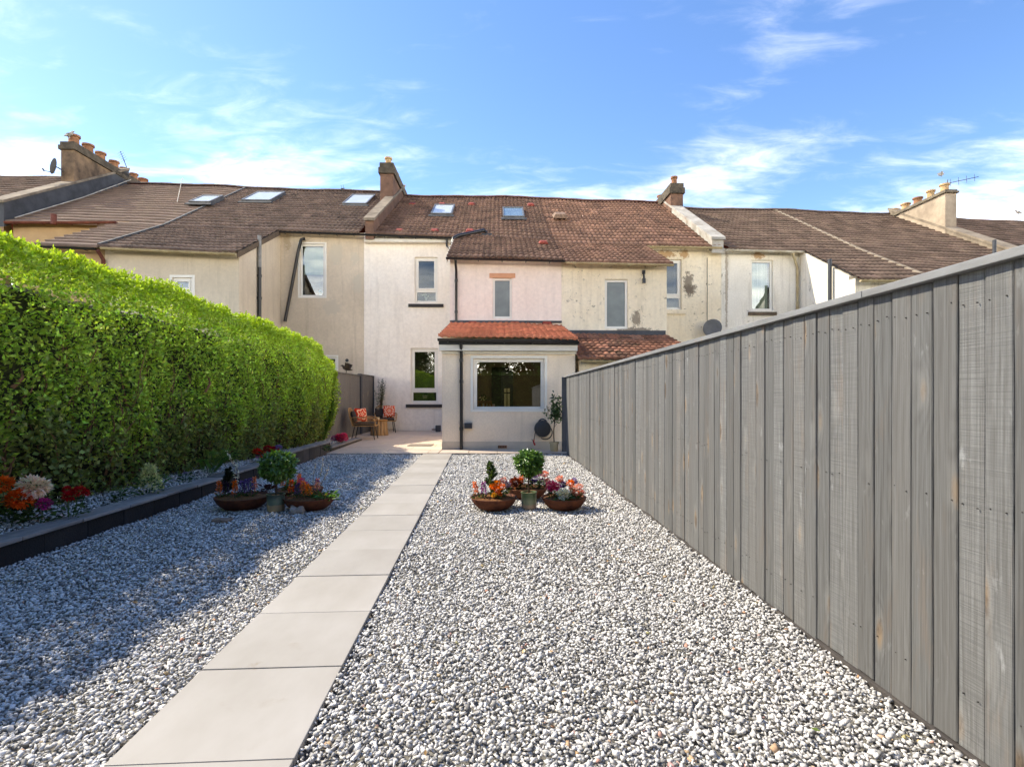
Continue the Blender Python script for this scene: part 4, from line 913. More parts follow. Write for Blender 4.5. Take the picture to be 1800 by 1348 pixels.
# sill plants behind glass
def sill_plant(px, py0, v, pot_r, h, seed, label, flower=None, potmat='ceramic_white'):
    u, z = U(px, v), Z(px, py0, v); x, y_, _ = W(u, v, 0); t = thing('potted_plant', (x, y_, z), label, 'plant', 'plants on the window ledges')
    MB().lathe([(pot_r*.75, 0), (pot_r, h*.5), (pot_r*1.05, h*.5), (pot_r*.9, h*.45)], (x, y_, z), 14).build('pot', M[potmat], t, smooth=True)
    r = np.random.default_rng(seed); n = 70; P = np.array([x, y_, z+h*.55])+rdir(n, r, .5)*r.uniform(.01, .09, (n, 1)); T = shade((.05, .1, .03), n, r)
    if flower is not None: k = r.random(n) < .4; T[k] = flower
    V2, F2, T2 = leafset(P, rdir(n, r, .5), rdir(n, r), r.uniform(.05, .1, n), r.uniform(.03, .05, n), T); np_mesh('leaves', V2, [F2], M['leaf'], t, tint=T2)
sill_plant(747, 700, P3+.22, .09, .22, 1, 'small plant in a cream pot behind the lower pane beside the chairs', potmat='pot_cream')
sill_plant(749, 528, P3+.22, .05, .2, 2, 'white flowers behind the lower pane of the upper window', (.7, .66, .55))

# =============== cream neighbour to the right
h4 = thing('terraced_house', W((uM+uC)/2, P3, 0), 'stained cream house with russet roof and mossy lean-to right of the pink wall', 'house', 'houses of the terrace')
c0, c1 = Z(1000, 460, EO), Z(1172, 464, EO); q0, q1 = Z(1142, 432, EV), Z(1262, 434, EV)
kq = (q1-q0)/(U(1262, EV)-U(1142, EV)); qm = q0+kq*(uM-U(1142, EV)); qo = q0+kq*(uOr-U(1142, EV)); qc = q0+kq*(uC-U(1142, EV))
r0, r1 = zr(985, 351), zr(1150, 358)+(zr(1150, 358)-zr(985, 351))*.25
w_c = R(1063, 491, 1104, 578, P2)
wall('outshot_wall', h4, 'cream_render', uM+.002, uOr, P2, 0, c0+.08, c1+.08, [w_c])
window(h4, w_c, P2, None, rec=.05, fw=.07, gl='frosted', room=None)
side_wall(h4, 'cream_render', uOr, P2+.281, P3-.001, 0, c1+.2, qo+.08, inward=-1)
w_n = R(1166, 456, 1198, 544, P3)
wall('wall', h4, 'cream_render', uOr-.6, uC, P3, 0, qo+.09, qc+.09, [w_n])
window(h4, w_n, P3, .26, gl='glass_up', sill=('cream_render', .12, .11, .06))
tiles('roof_tiles', h4, 't_h4', uM, uC-.12, (EV, qm, qc), (PR, r0, r1), seed=4)
tiles('roof_tiles', h4, 't_h4', uM, uOr+.10, (EO, c0, c1), (EV+.05, qm+.02, qo+.02), seed=5)
ridge_tiles(h4, uM, uC-.1, PR, r0+.05, r1+.05, 'ridge_red'); back(h4, uM, uC, r0, r1, qm, 't_vent', 'cream_render')
gutter(h4, uM+.07, uOr+.1, EO-.06, c0-.03, c1-.03, 'cream_pvc', brackets=4); gutter(h4, uOr-.3, uC-.1, EV-.06, qo-.03, qc-.03, 'cream_pvc', brackets=4)
usk0, usk1 = U(1250, 17.4), U(1270, 17.4)
skew(h4, usk0, usk1, [(EV-.06, qc+.04), (PR, r1+.04)], 'skew_white', .20)
chimney(h4, U(1179, 21.4), U(1201, 21.4), 21.4, 25.2, r1-2, Z(1190, 322, 21.4), 'chim_brown', 'cap_stone', 2, ['pot_clay'], cap=.42, pot_v=[21.75, 23.6], poth=.34)
lamp = MB(W); zz = Z(1131, 478, P2); uu = U(1131, P2)
lamp.box((uu-.04, P2-.05, zz-.07), (uu+.04, P2-.003, zz+.04)); lamp.tube([(uu, P2-.05, zz-.03), (uu-.02, P2-.12, zz-.1), (uu-.01, P2-.1, zz-.22)], .03, 8); lamp.box((uu-.05, P2-.12, zz-.33), (uu+.03, P2-.06, zz-.2)); lamp.build('wall_bracket', M['plastic_dark'], h4)
pipe(h4, [(U(1243, P3), P3-.012, qc-.3), (U(1243, P3), P3-.012, 3.2)], .008, 'sill_brown', 'cable')
# mossy lean-to
l0, l1 = x1+.10, U(1165, P2); lz0, lz1 = Z(1012, 631, P1), Z(1180, 634, P1)
wall('lean_to_wall', h4, 'cream_render', l0, l1, P1+.1, 0, lz0-.03, lz1-.03, [], .25); side_wall(h4, 'cream_render', l1, P1+.36, P2-.003, 0, lz1, lz1+.7, inward=-1)
tiles('roof_tiles', h4, 't_lean', l0-.06, l1+.1, (P1-.06, lz0, lz1), (P2, Z(1010, 586, P2), Z(1165, 590, P2)), period=.15, gauge=.33, seed=6, jit=.3)
MB(W).box((uM+.01, P2-.10, Z(1090, 588, P2)-.02), (l1+.05, P2-.004, Z(1090, 588, P2)+.10)).build('flashing', M['lead'], h4)
gutter(h4, l0, l1+.1, P1-.11, lz0-.03, lz1-.03, 'cream_pvc', brackets=3)

# =============== white house further right
uW5 = U(1405, P3); uP5 = 11.95
h5 = thing('terraced_house', W((uC+uP5)/2, P3, 0), 'white rendered house with curtained window and sunlit wing seen above the fence', 'house', 'houses of the terrace')
d0_, d1_ = Z(1272, 438, EV), Z(1400, 441, EV); kd_ = (d1_-d0_)/(U(1400, EV)-U(1272, EV)); dP = d0_+kd_*(uP5-U(1272, EV))
f0 = Z(1505, 491, EO); g0, g1 = zr(1205, 368), zr(1395, 372)
w_5 = R(1320, 457, 1359, 546, P3)
wall('wall', h5, 'right_render', uC+.002, uW5+.3, P3, 0, d0_+.09, d1_+.09, [w_5])
w5 = window(h5, w_5, P3, None, gl='glass', sill=('sill_brown', .10, .11, .06), fw=.07)
MB(W).box((w_5[0]+.07, P3+.2, w_5[2]+.07), (w_5[1]-.09, P3+.23, w_5[3]-.07)).build('curtain', M['curtain'], w5)
side_wall(h5, 'right_render', uW5, P2+.281, P3-.001, 0, f0+.2, d1_+.08)
wall('wing_wall', h5, 'right_render', uW5, uP5, P2, 0, f0+.08, f0+.08)
tiles('roof_tiles', h5, 't_right', uC+.12, uP5, (EV, d0_, dP), (PR, g0, g1), seed=7); tiles('roof_tiles', h5, 't_right', uW5-.05, uP5, (EO, f0, f0), (EV+.05, d1_+.02, dP+.02), seed=8)
ridge_tiles(h5, uC+.1, uP5, PR, g0+.05, g1+.05, 'ridge_brown'); back(h5, uC, uP5, g0, g1, d0_, 't_vent', 'right_render')
MB(W).hexa([(uP5-.09, EO, f0+.02), (uP5+.09, EO, f0+.02), (uP5+.09, EV, dP+.02), (uP5-.09, EV, dP+.02), (uP5-.06, EO, f0+.085), (uP5+.06, EO, f0+.085), (uP5+.06, EV, dP+.085), (uP5-.06, EV, dP+.085)]).build('mortar_joint', M['mortar'], h5)
MB(W).hexa([(uP5-.09, EV+.004, dP+.02), (uP5+.09, EV+.004, dP+.02), (uP5+.09, PR, g1+.02), (uP5-.09, PR, g1+.02), (uP5-.06, EV+.004, dP+.085), (uP5+.06, EV+.004, dP+.085), (uP5+.06, PR, g1+.085), (uP5-.06, PR, g1+.085)]).build('mortar_joint', M['mortar'], h5)
gutter(h5, uC+.05, uW5-.0, EV-.06, d0_-.03, d1_-.03, 'white_gutter', .06, 4); gutter(h5, uW5-.05, uP5+2, EO-.06, f0-.03, f0-.03, 'cream_pvc', .06, 4)
ug = U(1386, P3); pipe(h5, [(ug, EV-.05, d1_-.08), (ug+.05, EV-.02, d1_-.2), (U(1403, P3)-.06, P3-.06, d1_-.5), (U(1403, P3)-.06, P3-.06, 3.9)], .04, 'cream_pvc'); pipe(h5, [(U(1403, P3)-.06, P3-.06, 3.899), (U(1403, P3)-.06, P3-.06, .1)], .041, 'black_pvc')
us5 = uW5-.10; vq = 15.8; pipe(h5, [(us5, vq, 1.0), (us5, vq, Z(1475, 456, vq))], .055, 'plastic_grey', 'soil_pipe')
# =============== brown-roofed house and the last one
uP6 = U(1655, 20.2)
h6 = thing('terraced_house', W((uP5+uP6)/2, P3, 0), 'house with long brown roof below the row of pale chimney pots, behind the fence', 'house', 'houses of the terrace')
j1 = zr(1570, 379); kj = (j1-g1)/(U(1570, PR)-uP5); jP = g1+kj*(uP6-uP5); eP = dP-.15
wall('wing_wall', h6, 'right_render', uP5+.002, uP6, P2, 0, f0+.08, f0-.07)
tiles('roof_tiles', h6, 't_right', uP5+.05, uP6, (EV, dP, eP), (PR, g1, jP), seed=9); tiles('roof_tiles', h6, 't_right', uP5+.05, uP6, (EO, f0, f0-.15), (EV+.05, dP+.02, eP+.02), seed=10)
ridge_tiles(h6, uP5, uP6, PR, g1+.05, jP+.05, 'ridge_brown'); back(h6, uP5, uP6, g1, jP, dP, 't_vent', 'right_render')
skew(h6, uP6, uP6+.45, [(EO, f0-.1), (EV, eP+.04), (PR, jP+.04)], 'skew_stone', .18)
chimney(h6, uP6-.02, uP6+.42, 20.0, 25.6, jP-2, Z(1662, 333, 20.0), 'chim_pale', 'cap_pale', 8, ['pot_buff', 'pot_buff', 'pot_clay'], cap=.14, potr=.16, poth=.3, pot_v=[20.3+.66*i for i in range(8)])
pipe(h6, [(U(1748, P2+.8), P2+.8, 3), (U(1748, P2+.8), P2+.8, Z(1748, 422, P2+.8))], .05, 'plastic_grey', 'soil_pipe')
h7 = thing('terraced_house', W(uP6+3, P3, 0), 'last house at the far right with dark ribbed roof against the sky', 'house', 'houses of the terrace')
y0_, y1_ = zr(1680, 380), zr(1800, 383)
tiles('roof_tiles', h7, 't_left', uP6+.45, uP6+9, (P3, eP-.2, eP-.5), (PR, y0_, y0_-.3), amp=.008, lip=.05, gauge=.34, seed=11); wall('wall', h7, 'right_render', uP6+.46, uP6+9, P3+.2, 0, eP-.3, eP-.6)
back(h7, uP6+.46, uP6+9, y0_, y0_-.3, eP, 't_vent', 'right_render')

# =============== left neighbour with the grey-beige walls
uWr = U(420, P2); uP1 = -10.55
h2 = thing('terraced_house', W((uP1+uB)/2, P3, 0), 'beige rendered house with brown pantile roof left of the white wall', 'house', 'houses of the terrace')
b0, b1 = Z(490, 406, EV), Z(640, 411, EV); kb = (b1-b0)/(U(640, EV)-U(490, EV)); bP = b0+kb*(uP1-U(490, EV)); bW = b0+kb*(uWr-U(490, EV))
a0, a1 = Z(212, 436, EO), Z(418, 445, EO); ka = (a1-a0)/(U(418, EO)-U(212, EO)); aP = a0+ka*(uP1-U(212, EO))
t0, t1 = zr(430, 332), zr(672, 341)
w_2 = R(527, 429, 571, 522, P3); w_2b = R(574, 627, 592, 650, P3)
wall('wall', h2, 'left_render', uWr-.3, uB-.004, P3, 0, bW+.09, b1+.09, [w_2, w_2b])
w2 = window(h2, w_2, P3, None, rec=.04, gl='glass', surround=.055, label='upper window with a half drawn blind')
MB(W).box((w_2[0]+.08, P3+.17, w_2[2]+(w_2[3]-w_2[2])*.44), (w_2[1]-.08, P3+.18, w_2[3]-.07)).build('blind', M['blind'], w2)
ty = thing('toy', W(w_2[1]-.2, P3+.2, w_2[2]+.02), 'small teal ornament on the ledge of the window with the blind', 'ornament'); r3 = W(w_2[1]-.2, P3+.2, w_2[2]+.02)
MB().lathe([(.05, 0), (.07, .05), (.03, .1), (.06, .16), (.07, .2), (.02, .25)], r3, 10).build('body', M['teal'], ty, smooth=True)
window(h2, w_2b, P3, None, rec=.04, surround=.05)
w_2c = R(303, 488, 338, 520, P2)
wall('wing_wall', h2, 'left_wing', uP1+.002, uWr, P2, 0, aP+.07, a1+.07, [w_2c])
window(h2, w_2c, P2, .22, rec=.03, fw=.06, surround=.07)
side_wall(h2, 'left_wing', uWr, P2+.281, P3-.001, 0, a1+.2, bW+.08, inward=-1)
tiles('roof_tiles', h2, 't_left', uP1, uB-.1, (EV, bP, b1), (PR, t0, t1), seed=12); tiles('roof_tiles', h2, 't_left', uP1, uWr+.06, (EO, aP, a1), (EV+.05, bP+.02, bW+.02), seed=13)
MB(W).hexa([(uWr+.055, EO, a1-.13), (uWr+.08, EO, a1-.13), (uWr+.08, EV, bW-.13), (uWr+.055, EV, bW-.13), (uWr+.055, EO, a1+.03), (uWr+.08, EO, a1+.03), (uWr+.08, EV, bW+.03), (uWr+.055, EV, bW+.03)]).build('verge_board', M['sill_brown'], h2)
ridge_tiles(h2, uP1, uB-.1, PR, t0+.05, t1+.05, 'ridge_brown'); back(h2, uP1, uB, t0, t1, bP, 't_vent', 'left_render')
gutter(h2, uWr+.05, uB+.1, EV-.06, bW-.03, b1-.03, 'black_pvc', .055, 5); gutter(h2, uP1+.1, uWr+.05, EO-.06, aP-.03, a1-.03, 'cream_pvc', .06, 5)
s_h2 = (EV, (bP+b1)/2, ((t0+t1)/2-(bP+b1)/2)/(PR-EV))
s_h2l = (EV, (bP+bW)/2, ((t0*.7+t1*.3)-(bP+bW)/2)/(PR-EV)); s_h2r = (EV, b1, (t1-b1)/(PR-EV))
rooflight(h2, (425, 478, 343, 358, s_h2l), None, 'rooflight'); rooflight(h2, (602, 646, 348, 364, s_h2r), None, 'rooflight')
vg = 15.9; ps = uWr+.07
pipe(h2, [(ps, vg, .3), (ps, vg, Z(443, 470, vg))], .055, 'black_pvc', 'soil_pipe', collars=[(ps, vg, Z(443, 524, vg)), (ps, vg, Z(443, 485, vg))]); pipe(h2, [(ps, vg, Z(443, 470, vg)+.001), (ps, vg, Z(443, 414, vg))], .056, 'grey_pvc', 'vent_pipe')
pipe(h2, [W(0,0,0) and (U(538, P3), P3-.1, Z(538, 421, P3)), (U(532, P3), P3-.12, Z(532, 423, P3)), (U(527, P3), P3-.10, Z(527, 440, P3)), (U(503, P3), P3-.10, Z(503, 566, P3))], .05, 'black_pvc', 'waste_pipe')
vh = R(607, 630, 613, 637, P3); x_, y_, z_ = W((vh[0]+vh[1])/2, P3, (vh[2]+vh[3])/2); MB().tube([(x_, y_+.05, z_), (x_, y_-.012, z_)], .055, 14).build('vent_outlet', M['plastic_dark'], h2)
# =============== flat-tiled house at far left
uP0 = U(135, 20.2)
h1 = thing('terraced_house', W((uP0+uP1)/2, P3, 0), 'house with flat ribbed brown roof and red iron gutter above the hedge', 'house', 'houses of the terrace')
e0, e1 = Z(0, 389, EV), Z(100, 393, EV); ke = (e1-e0)/(U(100, EV)-U(0, EV)); eA = e0+ke*(uP0-U(0, EV)); eB = bP
i0, i1 = Z(95, 428, EO), Z(205, 436, EO); uwl = U(62, EO)
n0, n1 = zr(232, 323), t0
tiles('roof_tiles', h1, 't_far', uP0, uP1, (EV, eA, eB), (PR, n0, n1), amp=.004, lip=.06, gauge=.36, nseg=2, seed=14, jit=.05)
tiles('roof_tiles', h1, 't_far', uwl, uP1, (EO, i0-.05, aP), (EV+.05, eA+(eB-eA)*(uwl-uP0)/(uP1-uP0)+.02, eB+.02), amp=.004, lip=.06, gauge=.36, nseg=2, seed=15, jit=.05)
MB(W).hexa([(uP1-.05, EO, aP+.0), (uP1+.02, EO, aP+.0), (uP1+.02, EV, bP), (uP1-.05, EV, bP), (uP1-.05, EO, aP+.1), (uP1+.02, EO, aP+.1), (uP1+.02, EV, bP+.1), (uP1-.05, EV, bP+.1)]).build('joint_strip', M['lead'], h1)
MB(W).hexa([(uP1-.05, EV+.003, bP+.0), (uP1+.02, EV+.003, bP+.0), (uP1+.02, PR, t0), (uP1-.05, PR, t0), (uP1-.05, EV+.003, bP+.1), (uP1+.02, EV+.003, bP+.1), (uP1+.02, PR, t0+.1), (uP1-.05, PR, t0+.1)]).build('joint_strip', M['lead'], h1)
wall('wing_wall', h1, 'far_render', uwl+.1, uP1-.003, P2, 0, i0+.04, aP+.07); wall('wall', h1, 'far_render', uP0, uwl+.4, P3, 0, eA+.09, eA+.09); side_wall(h1, 'far_render', uwl+.1, P2+.281, P3-.001, 0, i0+.15, eA+.05)
ridge_tiles(h1, uP0, uP1, PR, n0+.05, n1+.05, 'ridge_brown'); back(h1, uP0, uP1, n0, n1, eA, 't_vent', 'far_render')
gutter(h1, uP0, uwl+.2, EV-.06, eA-.03, eA+.0, 'red_iron', .07, 4); gutter(h1, uwl, uP1-.05, EO-.06, i0-.08, aP-.05, 'black_pvc', .055, 4)
pipe(h1, [(uP1+.0, EO-.05, aP-.1), (uP1+.0, P2-.06, aP-.3), (uP1+.0, P2-.06, .1)], .05, 'red_iron'); uq = U(97, EV); pipe(h1, [(uq, EV-.06, eA-.1), (uq, EV-.06, Z(97, 378, EV))], .08, 'red_iron', 'hopper')
s_h1 = (EV, (eA+eB)/2, ((n0*.4+n1*.6)-(eA*.4+eB*.6))/(PR-EV)); rooflight(h1, (333, 372, 350, 361, s_h1), None, 'rooflight')
wa, wb = onroof(313, 360, s_h1, .1), onroof(320, 326, s_h1, .1); pipe(h1, [wa, wb, (wb[0], wb[1]+.1, wb[2]+.25)], .012, 'white_gutter', 'cable')
pipe(h1, [(uP0+.25, EV, eA+.12), (uP0+.25, (EV+PR)/2, (eA+n0)/2+.1), (uP0+.2, PR-.2, n0+.08)], .015, 'white_gutter', 'cable')
skew(h1, uP0-.45, uP0, [(EV-.1, eA+.05), (PR, n0+.05)], 'skew_stone', .52, side='lead')
chimney(h1, uP0-.5, uP0-.02, 20.1, 24.9, n0-2.2, Z(122, 249, 20.1), 'chim_dark', 'cap_stone', 7, ['pot_clay'], cap=.3, potr=.17, poth=.34, pot_v=[20.4, 21.1, 21.75, 22.5, 23.1, 23.7, 24.3])
h0 = thing('terraced_house', W(uP0-4, P3, 0), 'house at the far left edge with ribbed roof behind the sooty chimney', 'house', 'houses of the terrace')
m0 = zr(105, 313); tiles('roof_tiles', h0, 't_left', uP0-9, uP0-.46, (P3, eA+.4, eA+.3), (PR, m0+.15, m0), amp=.01, lip=.05, seed=16); wall('wall', h0, 'far_render', uP0-9, uP0-.47, P3+.2, 0, eA+.2, eA+.1); back(h0, uP0-9, uP0-.47, m0+.1, m0, eA+.3, 't_vent', 'far_render')

# =============== dishes, aerials, birds on the roofs
def dish(loc, d, r, label, arm):
    t = thing('satellite_dish', loc, label, 'dish', None); d = Vector(d).normalized(); a = d.orthogonal().normalized(); b2 = d.cross(a); c = Vector(loc)
    m = MB(); vs, fs = [], []; n = 20
    for (rr, h) in ((.02, 0), (.35, .012), (.7, .05), (1, .1), (1.02, .09), (.7, .035), (.3, -.01)):
        for k in range(n): q = 2*math.pi*k/n; vs.append(tuple(c+(a*math.cos(q)+b2*math.sin(q)*.92)*r*rr+d*h*r*1.4))
    for i in range(6):
        for k in range(n): fs.append((i*n+k, i*n+(k+1)%n, (i+1)*n+(k+1)%n, (i+1)*n+k))
    m.add(vs, fs); m.build('reflector', M['dish_grey'], t, smooth=True)
    e = c-Vector((0, 0, r*.9))+d*r*1.1; MB().tube([tuple(c-Vector((0, 0, r*.75))), tuple(e)], .014, 6).build('feed_arm', M['dish_grey'], t); MB().tube([tuple(e-d*.03), tuple(e+Vector((0, 0, .06))+d*.02)], .03, 8).build('receiver', M['dish_grey'], t)
    MB().tube([tuple(c-d*.02), tuple(c-d*.1), tuple(Vector(arm))], .022, 8).build('bracket', M['dish_grey'], t)
p = Vector(W(U(1252, P3-.35), P3-.35, Z(1252, 577, P3-.35))); dish(tuple(p), (-.25, -1, .12), .30, 'grey satellite dish on the cream wall just above the fence', W(U(1256, P3), P3, p.z-.1))
p = Vector(W(U(96, 19.7), 19.7, Z(96, 293, 19.7))); dish(tuple(p), (-1, -.5, .25), .30, 'satellite dish on the side of the sooty chimney at far left', W(uP0-.4, 20.12, p.z+.0))
def aerial(base, top, els, label, boom=None):
    t = thing('tv_aerial', base, label, 'aerial'); MB().tube([base, top], .016, 6).build('mast', M['aerial'], t)
    b0_, b1_ = boom or (Vector(top)+Vector((-.5, 0, .0)), Vector(top)+Vector((.3, 0, .0))); b0_, b1_ = Vector(b0_), Vector(b1_); MB().tube([tuple(b0_), tuple(b1_)], .012, 6).build('boom', M['aerial'], t); dd = (b1_-b0_).normalized().cross(Vector((0, 1, .2))).normalized()
    for i in range(els): q = b0_.lerp(b1_, (i+.5)/els); MB().tube([tuple(q-dd*.14), tuple(q+dd*.14)], .007, 5).build('element', M['aerial'], t)
q = lambda px, py, v: W(U(px, v), v, Z(px, py, v))
aerial(q(231, 316, 23.4), q(217, 280, 23.4), 5, 'thin leaning tv aerial beside the sooty chimney at far left', (q(211, 266, 23.4), q(219, 284, 23.4)))
aerial(q(1664, 330, 21), q(1666, 316, 21), 4, 'tv aerial boom reaching out above the pale chimney pots at right', (q(1664, 323, 21), q(1720, 311, 21)))
aerial(q(600, 342, 22.9), q(602, 331, 22.9), 2, 'small dark aerial on the ridge left of the brown chimney', (q(599, 332, 22.9), q(606, 331, 22.9)))
def bird(loc, s, head, label, mat='feather', cat='bird', wings=0):
    x, y, z = loc; t = thing('bird', loc, label, cat); h = head
    m = MB(); pts = [(x-h*s*.62, y, z+s*.30), (x-h*s*.3, y, z+s*.36), (x, y, z+s*.44), (x+h*s*.24, y, z+s*.56), (x+h*s*.34, y, z+s*.72), (x+h*s*.42, y, z+s*.76), (x+h*s*.6, y, z+s*.73)]
    m.tube(pts, [s*.03, s*.12, s*.19, s*.16, s*.11, s*.09, s*.01], 10); m.build('body', M[mat], t, smooth=True)
    MB().tube([(x-s*.02, y-s*.04, z), (x, y-s*.05, z+s*.34)], s*.02, 5).build('leg', M[mat], t); MB().tube([(x+s*.02, y+s*.04, z), (x, y+s*.05, z+s*.34)], s*.02, 5).build('leg', M[mat], t)
    for sd in (-1, 1):
        w_ = MB(); zz = wings*s*.5; w_.add([(x+h*s*.15, y+sd*s*.14, z+s*.52), (x-h*s*.35, y+sd*s*.17, z+s*.40), (x-h*s*.5, y+sd*(s*.18+zz*.5), z+s*.34+zz), (x+h*s*.0, y+sd*(s*.18+zz*.3), z+s*.56+zz)], [(0, 1, 2, 3)]); o = w_.build('wing', M[mat], t); sm_ = o.modifiers.new('solid', 'SOLIDIFY'); sm_.thickness = s*.04
bird(q(122, 244, 20.2), .34, 1, 'pale gull perched on the sooty chimney at far left'); bird(q(1790, 379, 22.9), .3, -1, 'small pigeon on the ridge at the far right edge'); bird(q(1655, 312, 21.5), .22, 1, 'little bird perched above the pale chimney at right', wings=1)
bird((lx(14.6)-.005, 14.6, 1.828), .27, -1, 'small bronze bird ornament on top of the low fence by the chairs', 'bronze', 'ornament', 1)
# ------------------------------------------------------------------ patio furniture
def armchair(loc, rz, label):
    t = thing('wicker_armchair', (0, 0, 0), label, 'chair', 'wicker armchairs on the patio')       # faces +y
    for sx in (-1, 1):
        for (sy, k) in ((1, 0), (-1, 1)):
            MB().tube([(sx*.24, sy*.22, .36), (sx*.29, sy*(.29 if k == 0 else .30), 0)], .012, 8).build('leg', M['black_steel'], t, smooth=True)
    m = MB(); m.tube([(-.29, -.28, .36), (-.29, .30, .36), (.29, .30, .36), (.29, -.28, .36), (-.29, -.28, .36)], .014, 8)
    for i in range(7): x = -.25+i*.083; m.tube([(x, -.27, .36), (x, .29, .36)], .007, 6)
    m.build('seat_frame', M['rattan'], t, smooth=True)
    MB().box((-.26, -.24, .372), (.26, .28, .45)).build('seat_cushion', M['cushion_dark'], t, bev=.03)
    b = MB(); top = [(-.27, -.28, .37), (-.28, -.34, .58), (-.25, -.385, .76), (-.17, -.40, .81), (0, -.405, .82), (.17, -.40, .81), (.25, -.385, .76), (.28, -.34, .58), (.27, -.28, .37)]
    b.tube(top, .015, 8); b.build('back_frame', M['rattan'], t, smooth=True)
    s = MB()
    for i in range(15):
        x = -.235+i*.0336; zt = .805-.9*max(0, abs(x)-.16)**1.3; s.tube([(x, -.285, .37), (x, -.345, .58), (x, -.392, zt)], .0085, 5)
    for z, y in ((.50, -.318), (.64, -.358)): s.tube([(-.26, y, z), (.26, y, z)], .006, 5)
    s.build('back_canes', M['rattan'], t, smooth=True)
    for sx in (-1, 1):
        a = MB(); a.tube([(sx*.275, -.33, .57), (sx*.32, -.2, .585), (sx*.335, .12, .585), (sx*.33, .25, .56), (sx*.31, .305, .47), (sx*.295, .30, .36)], .015, 8)
        for z in (.42, .475, .53): a.tube([(sx*.28, -.31, z), (sx*.32, -.1, z), (sx*.325, .2, z), (sx*.305, .295, z)], .0075, 6)
        a.build('armrest', M['rattan'], t, smooth=True)
    t.location = loc; t.rotation_euler.z = rz; WL[t] = Vector(loc); return t
def pillow(loc, rot, w, mat, label, d=.13):
    n = 14; vs, fs = [], []
    for s in (1, -1):
        for i in range(n+1):
            for j in range(n+1):
                x, z = 2*i/n-1, 2*j/n-1; e = (1-x**4)*(1-z**4); k = 1-.07*(1-abs(x*z))*(max(abs(x), abs(z))**6)
                vs.append((x*w/2*k, s*d/2*max(e, 0)**.45+s*.002, w/2+z*w/2*k))
    for s in range(2):
        o = s*(n+1)**2
        for i in range(n):
            for j in range(n): f = (o+i*(n+1)+j, o+(i+1)*(n+1)+j, o+(i+1)*(n+1)+j+1, o+i*(n+1)+j+1); fs.append(f if s else f[::-1])
    m = MB(); m.add(vs, fs); o = m.build('cushion', M[mat], None, smooth=True, org=(0, 0, 0)); o.location = loc; o.rotation_euler = rot; return tag(o, label, 'cushion', 'cushions on the wicker armchairs')
zp = lambda Y: pz(Y)+.001
c1 = (-3.90, 14.35, zp(14.35)); a1c = math.radians(-84)
armchair(c1, a1c, 'wicker armchair nearest the hedge, seen from its side')
c2 = (-3.93, 16.75, zp(16.75)); a2c = math.radians(180+18)
armchair(c2, a2c, 'wicker armchair against the house wall facing the garden')
def inchair(c, a, p): return (c[0]+p[0]*math.cos(a)-p[1]*math.sin(a), c[1]+p[0]*math.sin(a)+p[1]*math.cos(a), c[2]+p[2])
pillow(inchair(c1, a1c, (-.06, -.10, .445)), (math.radians(12), 0, a1c-.75), .38, 'pillow_red', 'orange patterned cushion in the armchair nearest the hedge')
pillow(inchair(c1, a1c, (.10, -.22, .445)), (math.radians(16), 0, a1c), .32, 'cushion_dark', 'dark grey cushion leaning in the armchair nearest the hedge', .11)
pillow(inchair(c2, a2c, (-.13, -.08, .445)), (math.radians(14), 0, a2c+.05), .39, 'pillow_orange', 'orange cushion with white medallion in the armchair by the wall')
pillow(inchair(c2, a2c, (.15, -.20, .445)), (math.radians(16), 0, a2c-.1), .31, 'cushion_dark', 'dark grey cushion in the armchair by the wall', .11)
tx, ty_ = (667-900)/F*15.6, 15.6; tz_ = zp(15.6)
tb = thing('side_table', (tx, ty_, tz_), 'round side table of upright driftwood pieces between the wicker chairs', 'table')
for k in range(13):
    a = 2*math.pi*k/13; r0 = .205+rng.uniform(-.008, .008)
    MB().tube([(tx+math.cos(a)*r0, ty_+math.sin(a)*r0, tz_), (tx+math.cos(a)*(r0-.02), ty_+math.sin(a)*(r0-.02), tz_+.2), (tx+math.cos(a)*(r0-.035), ty_+math.sin(a)*(r0-.035), tz_+.425)], [.055, .05, .045], 8).build('stave', M['driftwood'], tb, smooth=True)
MB().lathe([(.02, .40), (.19, .40), (.235, .425), (.235, .45), (.22, .455), (.02, .455)], (tx, ty_, tz_), 28).build('table_top', M['oak'], tb, smooth=True)
MB().lathe([(.02, .455), (.045, .456), (.045, .52), (.03, .522), (.028, .515), (.003, .515)], (tx-.03, ty_-.05, tz_), 16).build('candle', M['candle'], None, smooth=True); tag(bpy.context.scene.collection.objects[-1], 'small cream candle on the driftwood side table', 'candle')

